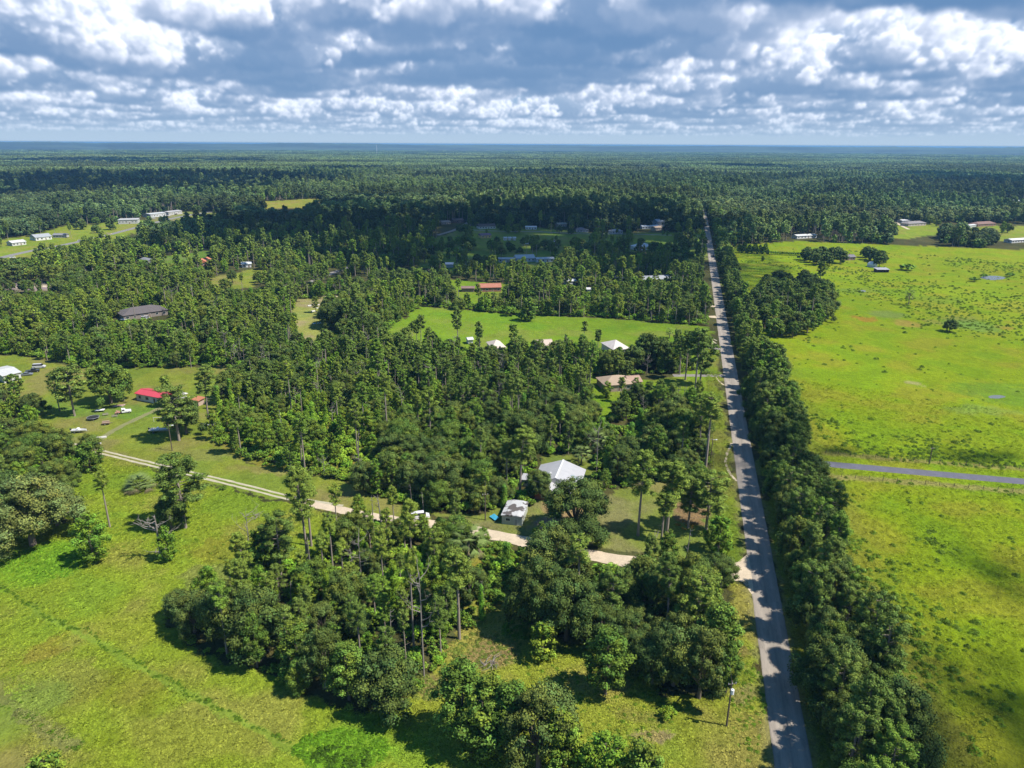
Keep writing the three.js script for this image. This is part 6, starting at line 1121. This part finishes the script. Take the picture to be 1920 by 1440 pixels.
{
  const [x, z] = G(1083, 1162), o = tag(group('camper', x, z, 1.1), 'white camper trailer hidden among the oaks south of the lane', 'camper');
  o.add(mesh('body', bevelled([[-3, 0.6], [2.6, 0.6], [3, 1.3], [2.7, 2.7], [-2.8, 2.75], [-3, 2.2]], 2.3, 0.12), mat(0.68, 0.67, 0.64, 0.5)));
  for (const e of [-1, 1]) { o.add(mesh('window', boxGeo(1.2, 0.6, 0.05, 1, 1.85, e * 1.15), windowMat)); o.add(mesh('door', boxGeo(0.7, 1.7, 0.05, -1, 1.55, e * 1.16), mat(0.55, 0.55, 0.53))); }
  o.add(mesh('drawbar', boxGeo(1.4, 0.1, 0.12, 3.5, 0.55, 0), darkMetal)); wheelsOn(o, [-0.4, 0.4], 1.05);
}
// ---------------------------------------------------------------- things on the lawn of the red-roofed home
{
  const [x, z] = G(175, 786), o = tag(group('trampoline', x, z), 'round black trampoline on the lawn', 'trampoline'), ring = new THREE.TorusGeometry(2.15, 0.05, 8, 40); ring.rotateX(Math.PI / 2); ring.translate(0, 0.9, 0);
  o.add(mesh('frame', ring, mat(0.3, 0.3, 0.32, 0.5)), mesh('mat', cyl(1.75, 1.75, 0.02, 36, 0, 0.87, 0), mat(0.012, 0.013, 0.016, 0.8)));
  const pad = new THREE.RingGeometry(1.76, 2.12, 40); pad.rotateX(-Math.PI / 2); pad.translate(0, 0.915, 0); o.add(mesh('pad', pad, new THREE.MeshStandardMaterial({ color: new THREE.Color().setRGB(0.025, 0.03, 0.04), roughness: 0.7, side: THREE.DoubleSide })));
  for (let k = 0; k < 6; k++) o.add(mesh('leg', cyl(0.035, 0.035, 0.9, 6, Math.cos(k * 1.047) * 2.1, 0, Math.sin(k * 1.047) * 2.1), mat(0.3, 0.3, 0.32, 0.5)));
}
{
  const [x, z] = G(188, 772), o = tag(group('table', x, z, 0.3), 'white-topped table on the lawn behind the trampoline', 'table');
  o.add(mesh('tabletop', boxGeo(3.2, 0.1, 1.7, 0, 0.8, 0), mat(0.68, 0.7, 0.7, 0.6))); for (const a of [-1.4, 1.4]) for (const b of [-0.7, 0.7]) o.add(mesh('leg', boxGeo(0.09, 0.75, 0.09, a, 0.375, b), darkMetal));
}
for (const [px, py, turn, label] of [[198, 779, 0.4, 'weathered bench behind the white-topped table'], [215, 782, 0.2, 'weathered bench in front of the wrecked white truck']]) {
  const [x, z] = G(px, py), o = tag(group('garden_bench', x, z, turn), label, 'bench'), m = mat(0.25, 0.22, 0.18);
  for (const d of [-0.2, 0, 0.2]) o.add(mesh('seat_slat', boxGeo(2, 0.05, 0.17, 0, 0.45, d), m)); for (const e of [-0.8, 0.8]) o.add(mesh('leg', boxGeo(0.1, 0.43, 0.5, e, 0.215, 0), m)); o.add(mesh('backrest', boxGeo(2, 0.3, 0.05, 0, 0.75, -0.3), m));
}
{
  const [x, z] = G(222, 761), o = tag(group('board_pile', x, z, 0.25), 'pile of reddish and white boards before the round tree', 'boards');
  for (let k = 0; k < 9; k++) { const b = mesh('board', boxGeo(3.6 + (k % 3) * 0.5, 0.06, 0.3), k % 3 === 1 ? mat(0.6, 0.56, 0.52) : mat(0.36, 0.19, 0.15)); b.position.set((k % 2) * 0.3, 0.06 + Math.floor(k / 5) * 0.09, (k % 5) * 0.42 - 0.9); b.rotation.y = (hash2(k, 9) - 0.5) * 0.2; o.add(b); }
}
{
  const [x, z] = G(236, 774), o = tag(group('wrecked_truck', x, z, 0.5), 'stripped white truck cab with scrap beside it on the lawn', 'truck');
  o.add(mesh('hood', bevelled([[0.2, 0.5], [1.9, 0.5], [1.85, 1.0], [0.2, 1.15]], 1.75), mat(0.66, 0.66, 0.66, 0.5)), mesh('cab', bevelled([[-1.3, 0.5], [0.15, 0.5], [0.1, 1.15], [-0.3, 1.8], [-1.25, 1.85]], 1.65), mat(0.68, 0.68, 0.68, 0.5)), mesh('window', boxGeo(0.8, 0.5, 1.68, -0.75, 1.45, 0), windowMat), mesh('chassis', boxGeo(2.4, 0.18, 0.9, -2.4, 0.55, 0), mat(0.12, 0.08, 0.06)));
  for (let k = 0; k < 7; k++) { const s = mesh('scrap', boxGeo(0.5 + hash2(k, 1), 0.25 + 0.3 * hash2(k, 2), 0.5), mat(0.2 + 0.1 * hash2(k, 3), 0.15, 0.11)); s.position.set(-1.7 - 2 * hash2(k, 4), 0.75, (hash2(k, 5) - 0.5) * 1.6); s.rotation.set(hash2(k, 6), hash2(k, 7) * 3, 0); o.add(s); }
  wheelsOn(o, [1.2, -2.6], 0.8);
}
{
  const [x, z] = G(199, 796), o = tag(group('log_trailer', x, z, 0.3), 'small brown trailer loaded with logs on the lawn', 'trailer');
  o.add(mesh('bed', boxGeo(2.8, 0.12, 1.5, 0, 0.6, 0), mat(0.2, 0.13, 0.09)), mesh('drawbar', boxGeo(1.2, 0.08, 0.1, 1.9, 0.55, 0), darkMetal)); for (let k = 0; k < 6; k++) { const g = cyl(0.18, 0.2, 2.4, 9); g.rotateZ(Math.PI / 2); const l = mesh('log', g, mat(0.28, 0.2, 0.14)); l.position.set(1.2, 0.86 + (k > 3 ? 0.33 : 0), -0.5 + (k % 4) * 0.36); o.add(l); } wheelsOn(o, [-0.2], 0.8, 0.9);
}
{
  const [x, z] = G(297, 791), o = tag(group('pipe_frame', x, z, 0.1), 'white pipe frame on the lawn above the shaded boat', 'frame');
  for (const e of [-1.6, 1.6]) o.add(mesh('upright', cyl(0.06, 0.06, 1.9, 8, e, 0, 0), trimMat)); o.add(mesh('crossbar', boxGeo(3.4, 0.1, 0.1, 0, 1.8, 0), trimMat));
}
for (const [px, py, label] of [[190, 821, 'pale concrete slab beside the lawn track, upper of two'], [180, 833, 'pale concrete slab where the lawn track meets the wheel tracks']]) { const [x, z] = G(px, py), o = tag(add(mesh('concrete_slab', bevelled([[-1.6, 0], [1.6, 0], [1.5, 0.3], [-1.5, 0.32]], 1.5, 0.06), mat(0.42, 0.4, 0.36))), label, 'slab'); o.position.set(x, 0, z); o.rotation.y = 0.4; }
// pale stones on the pale lawn
{ const g = bevelled([[-0.9, 0], [0.9, 0], [0.9, 0.35], [-0.9, 0.35]], 1.5, 0.05), m = mat(0.6, 0.58, 0.54); for (let k = 0; k < 14; k++) { const [x, z] = G(570 + 55 * hash2(k, 21), 566 + 46 * hash2(k, 22)); if (!inside(AREA.palelawn, x, z)) continue; const o = add(mesh('stone_slab', g, m)); o.position.set(x, 0, z); o.rotation.y = hash2(k, 23); o.scale.set(0.7 + hash2(k, 24), 0.6 + hash2(k, 25), 0.8); tag(o, 'low pale stone slab set in the pale lawn amid the woods', 'slab', 'slabs on the pale lawn'); } }
// ---------------------------------------------------------------- water, tank, open shed in the pasture
for (const [px, py, w, h, label] of [[1862, 521, 25, 4.2, 'grey shallow pond with bushes at its tips'], [1615, 546, 9, 2, 'small grey puddle near the copse in the pasture'], [1868, 744, 16, 3.4, 'grey marshy pool in the dark grass ring']]) {
  const c = G(px, py), s = new THREE.Shape(), n = 40; for (let k = 0; k < n; k++) { const a = k / n * 6.2832, q = 0.8 + 0.35 * fbm2(Math.cos(a) * 1.5 + px, Math.sin(a) * 1.5, 3, 6), [x, z] = G(px + Math.cos(a) * w * q, py + Math.sin(a) * h * q); k ? s.lineTo(x - c[0], -(z - c[1])) : s.moveTo(x - c[0], -(z - c[1])); }
  const g = new THREE.ShapeGeometry(s); g.rotateX(-Math.PI / 2); const o = add(mesh('pond', g, new THREE.MeshStandardMaterial({ color: new THREE.Color().setRGB(0.13, 0.14, 0.12), roughness: 0.22 }))); o.position.set(c[0], 0.04, c[1]); tag(o, label, 'pond', null, 'structure');
}
{ const [x, z] = G(1635, 500), o = tag(group('dome_tank', x, z), 'pale domed tank beside the open shed in the pasture', 'tank'); o.add(mesh('wall', cyl(4, 4, 1.6, 28), mat(0.5, 0.5, 0.48)), mesh('dome', new THREE.SphereGeometry(4.1, 28, 10, 0, 6.2832, 0, Math.PI / 2).scale(1, 0.75, 1).translate(0, 1.6, 0), mat(0.62, 0.62, 0.6, 0.6))); }
{
  const [x, z] = G(1652, 510), o = tag(group('open_shed', x, z, 0.05), 'open-fronted dark shed with a grey sloping roof in the pasture', 'shed'), w = mat(0.07, 0.05, 0.045);
  o.add(mesh('back_wall', boxGeo(10, 2.6, 0.15, 0, 1.3, -2.8), w)); for (const e of [-1, 1]) o.add(mesh('side_wall', boxGeo(0.15, 2.5, 5.6, e * 4.95, 1.25, 0), w)); for (const e of [-4.8, -1.6, 1.6, 4.8]) o.add(mesh('post', boxGeo(0.16, 2.3, 0.16, e, 1.15, 2.8), w)); o.add(mesh('roof', roofGeo('shed', 10, 6, 2.4, 0.9, 0.5), roofMat([0.36, 0.36, 0.38], true)));
}
// ---------------------------------------------------------------- radio mast far in the forest
{
  const [x, z] = G(707, 293), o = tag(group('radio_mast', x, z), 'thin pale radio mast standing out of the distant forest', 'mast'), H = 90, g = [];
  for (let k = 0; k < 3; k++) g.push(cyl(0.5, 0.5, H, 6, Math.cos(k * 2.094) * 1.3, 0, Math.sin(k * 2.094) * 1.3)); for (let y = 3; y < H; y += 6) { const b = new THREE.TorusGeometry(1.35, 0.22, 4, 6); b.rotateX(Math.PI / 2); b.translate(0, y, 0); g.push(b); }
  o.add(mesh('lattice', mergeGeometries(g.map((q) => q.toNonIndexed())), mat(0.6, 0.6, 0.62, 0.6)), mesh('antenna', cyl(0.2, 0.4, 10, 6, 0, H, 0), mat(0.6, 0.6, 0.6)));
}
// fallen branches in the meadow
for (const [px, py, label, n] of [[478, 970, 'heap of grey fallen branches in the meadow', 9], [300, 1035, 'grey broken boughs under the torn meadow tree', 12], [490, 1228, 'pale fallen limbs at the woods edge shadow', 8], [915, 1245, 'brown brush heap at the head of the clearing', 14]]) {
  const [x, z] = G(px, py), R = rng(px), o = tag(group('branch_heap', x, z), label, 'branches');
  for (let k = 0; k < n; k++) { const t = new MB(), a = R() * 6.28, L = 1.2 + R() * 2.4, p = [(R() - 0.5) * 2, 0.1 + R() * 0.4, (R() - 0.5) * 2]; t.tube([p, [p[0] + Math.cos(a) * L * 0.5, p[1] + 0.2 * R(), p[2] + Math.sin(a) * L * 0.5], [p[0] + Math.cos(a + 0.3) * L, p[1] + 0.5 * R(), p[2] + Math.sin(a + 0.3) * L]], [0.09, 0.06, 0.02], 5, GREYWOOD); o.add(mesh('branch', t.build(), barkMat)); }
}

renderer.render(scene, camera);
